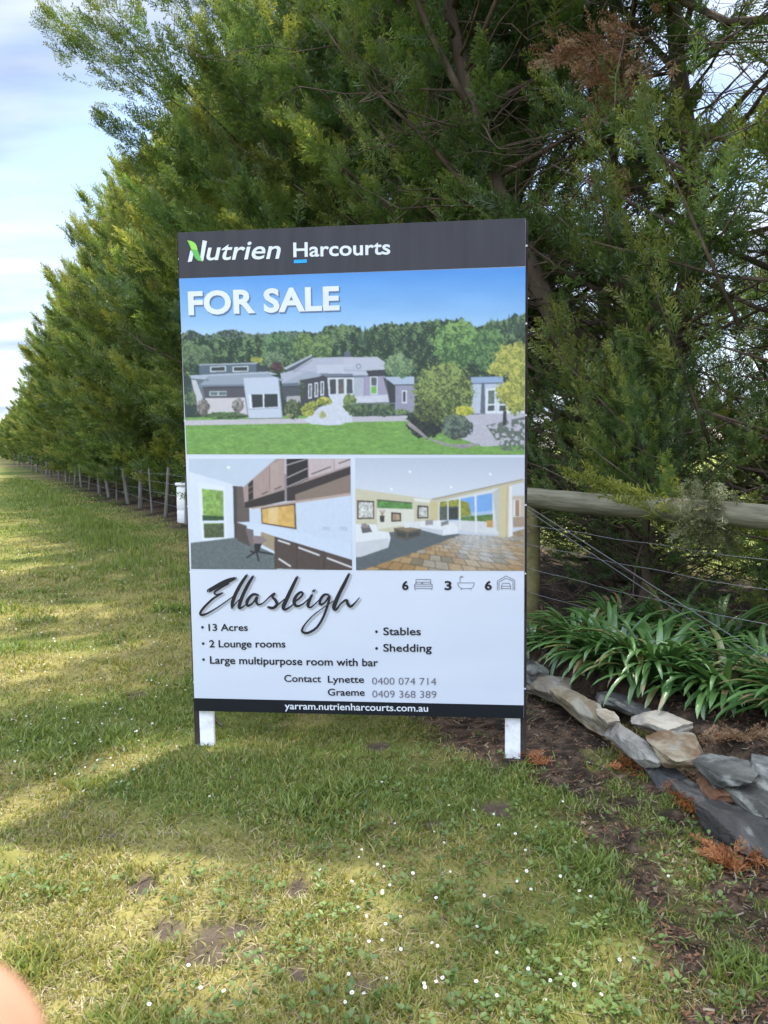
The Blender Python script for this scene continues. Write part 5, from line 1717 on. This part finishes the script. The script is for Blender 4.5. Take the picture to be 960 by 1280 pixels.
# small white lawn daisies, each its own flower
def daisy_mesh():
    V, F, MI = [], [], []
    n = 14
    for k in range(n):
        a = 2 * np.pi * k / n
        b = len(V)
        for rr_2, da, z in ((.0018, 0, .0005), (.0058, -.17, .0012), (.0066, 0, .0006), (.0058, .17, .0012)):
            V.append((rr_2 * math.cos(a + da), rr_2 * math.sin(a + da), z))
        F.append([b, b + 1, b + 2, b + 3]); MI.append(0)
    for k in range(8):
        a0, a1 = 2 * np.pi * k / 8, 2 * np.pi * (k + 1) / 8
        b = len(V)
        V += [(.0023 * math.cos(a0), .0023 * math.sin(a0), .0012), (.0023 * math.cos(a1), .0023 * math.sin(a1), .0012), (.0008 * math.cos(a1), .0008 * math.sin(a1), .0024), (.0008 * math.cos(a0), .0008 * math.sin(a0), .0024)]
        F.append([b, b + 1, b + 2, b + 3]); MI.append(1)
    for k in range(3):
        a0, a1 = 2 * np.pi * k / 3, 2 * np.pi * (k + 1) / 3
        b = len(V)
        r = .0006
        V += [(r * math.cos(a0), r * math.sin(a0), -.05), (r * math.cos(a1), r * math.sin(a1), -.05), (r * math.cos(a1), r * math.sin(a1), .0004), (r * math.cos(a0), r * math.sin(a0), .0004)]
        F.append([b, b + 1, b + 2, b + 3]); MI.append(2)
    return np.array(V), np.array(F), MI


M_PETAL = flat_mat('white_petal', (.82, .82, .80), .6, .2)
M_EYE = flat_mat('yellow_eye', (.62, .42, .05), .7, .2)
M_STEM = flat_mat('flower_stem', (.09, .14, .03), .7, .2)
dv_, df_, dm_ = daisy_mesh()
dme = make_mesh('daisy', dv_, df_, [M_PETAL, M_EYE, M_STEM], None, False, dm_)
spots = [(at(u, v), 'large', .78) for u, v in [(530, 1252), (531, 1259), (545, 1249), (553, 1247), (501, 1201), (595, 1248), (724, 1129), (738, 1138), (623, 1048), (644, 1055),
         (719, 1066), (617, 1029), (545, 1140), (480, 1099), (478, 1136), (516, 1113), (561, 1022), (543, 1054), (658, 1106), (700, 1110), (646, 1123), (835, 1108), (660, 1229), (700, 1240),
         (717, 1255), (774, 1216), (792, 1213), (436, 1236), (440, 1255), (236, 1225), (251, 1252), (280, 1255), (187, 1278), (400, 1105), (478, 1131), (440, 1123), (105, 1000), (262, 1006), (455, 1258), (540, 1196), (596, 1176)]]
g2 = random.Random(9)
while len(spots) < 215:
    if g2.random() < .88:
        u, v = g2.gauss(110, 90), 690 + 300 * g2.random() ** 1.3
        if not 0 < u < 240: continue
    else:
        u, v = g2.uniform(420, 760), g2.uniform(985, 1278)
    p = at(u, v)
    if soil_amount(p[0], p[1]) > .4 or mulch_amount(p[0], p[1]) > .6: continue
    spots.append((p, 'small', .66))
for i, (p, what, sc) in enumerate(spots):
    o = bpy.data.objects.new('daisy', dme)
    C.objects.link(o)
    dd_ = math.hypot(p[0], p[1])
    o.location = (p[0], p[1], float(gz(p[0], p[1])) + g2.uniform(.03, .05))
    s = sc * g2.uniform(.8, 1.15) * (1 + .07 * max(0, dd_ - 3))
    o.scale = (s, s, 1)
    o.rotation_euler = (g2.uniform(.05, .75), g2.uniform(-.35, .35), g2.uniform(-.6, .6))
    tag(o, 'small white daisy open in the lawn grass', 'daisy', 'white daisies in the lawn')
dme2 = make_mesh('dandelion', dv_ * np.array([2.6, 2.6, 2.0]), df_, [M_EYE, M_EYE, M_STEM], None, False, dm_)
for (u, v), lab in (((116, 627), 'yellow dandelion farther from the camera, beside the fence strip'), ((115, 633), 'yellow dandelion nearer to the camera of the two')):
    p = at(u, v)
    o = link('dandelion', dme2)
    o.location = (p[0], p[1], float(gz(p[0], p[1])) + .10)
    o.rotation_euler = (.6, 0, 0)
    tag(o, lab, 'dandelion', 'yellow dandelions in the lawn')

# ------------------------------------------------------------------ the photographer's hand, one fingertip in front of the lens
M_SKIN = noise_mat('skin', [(0.25, (.33, .15, .095)), (0.5, (.40, .20, .13)), (0.75, (.46, .25, .165))], 130, 4, .55, .15, 300, spec=.3, bdist=.0008)


def skin_obj(name, chains, mat):
    """chains: lists of (point, radius); a chain may start with an int = index of an earlier vertex to grow from."""
    vs, es, rs = [], [], []
    for ch in chains:
        prev = None
        for it in ch:
            if isinstance(it, int):
                prev = it
                continue
            p, r = it
            vs.append(tuple(p)); rs.append(r)
            if prev is not None:
                es.append((prev, len(vs) - 1))
            prev = len(vs) - 1
    me = bpy.data.meshes.new(name)
    me.from_pydata(vs, es, [])
    o = link(name, me)
    sk = o.modifiers.new('skin', 'SKIN')
    for i, r in enumerate(rs):
        me.skin_vertices[0].data[i].radius = (r, r)
    me.skin_vertices[0].data[0].use_root = True
    me.materials.append(mat)
    sk.use_smooth_shade = True
    sb = o.modifiers.new('sub', 'SUBSURF')
    sb.levels = sb.render_levels = 2
    return o


tip = at_depth(24, 1266, .088)
v = lambda a, b, c: tip + np.array([a, b, c])
W = v(-.115, -.115, -.075)                                   # wrist
pal_ = v(-.075, -.075, -.05)
ch = [[(pal_, .021), (W, .022), (v(-.17, -.19, -.13), .031), (v(-.25, -.30, -.24), .041), (v(-.29, -.36, -.30), .043)],
      [0, (v(-.055, -.040, -.032), .013), (v(-.028, -.014, -.020), .0105), (v(-.012, -.002, -.009), .0135), (v(.001, 0, .001), .0130)],
      [0, (v(-.075, -.038, -.05), .012), (v(-.052, -.006, -.044), .0100), (v(-.032, .010, -.034), .0095), (v(-.018, .013, -.026), .0085)],
      [0, (v(-.092, -.042, -.066), .012), (v(-.072, -.010, -.066), .0098), (v(-.050, .004, -.056), .0092), (v(-.036, .004, -.048), .0082)],
      [0, (v(-.105, -.052, -.082), .011), (v(-.092, -.024, -.086), .0085), (v(-.074, -.012, -.078), .008), (v(-.062, -.012, -.072), .0072)],
      [0, (v(-.075, -.095, -.022), .014), (v(-.050, -.088, -.004), .011), (v(-.028, -.072, .004), .0098), (v(-.012, -.060, .006), .0085)]]
hand = skin_obj('person_hand', ch, M_SKIN)
tag(hand, 'bare hand close to the camera, one blurred fingertip in the bottom left corner', 'hand')
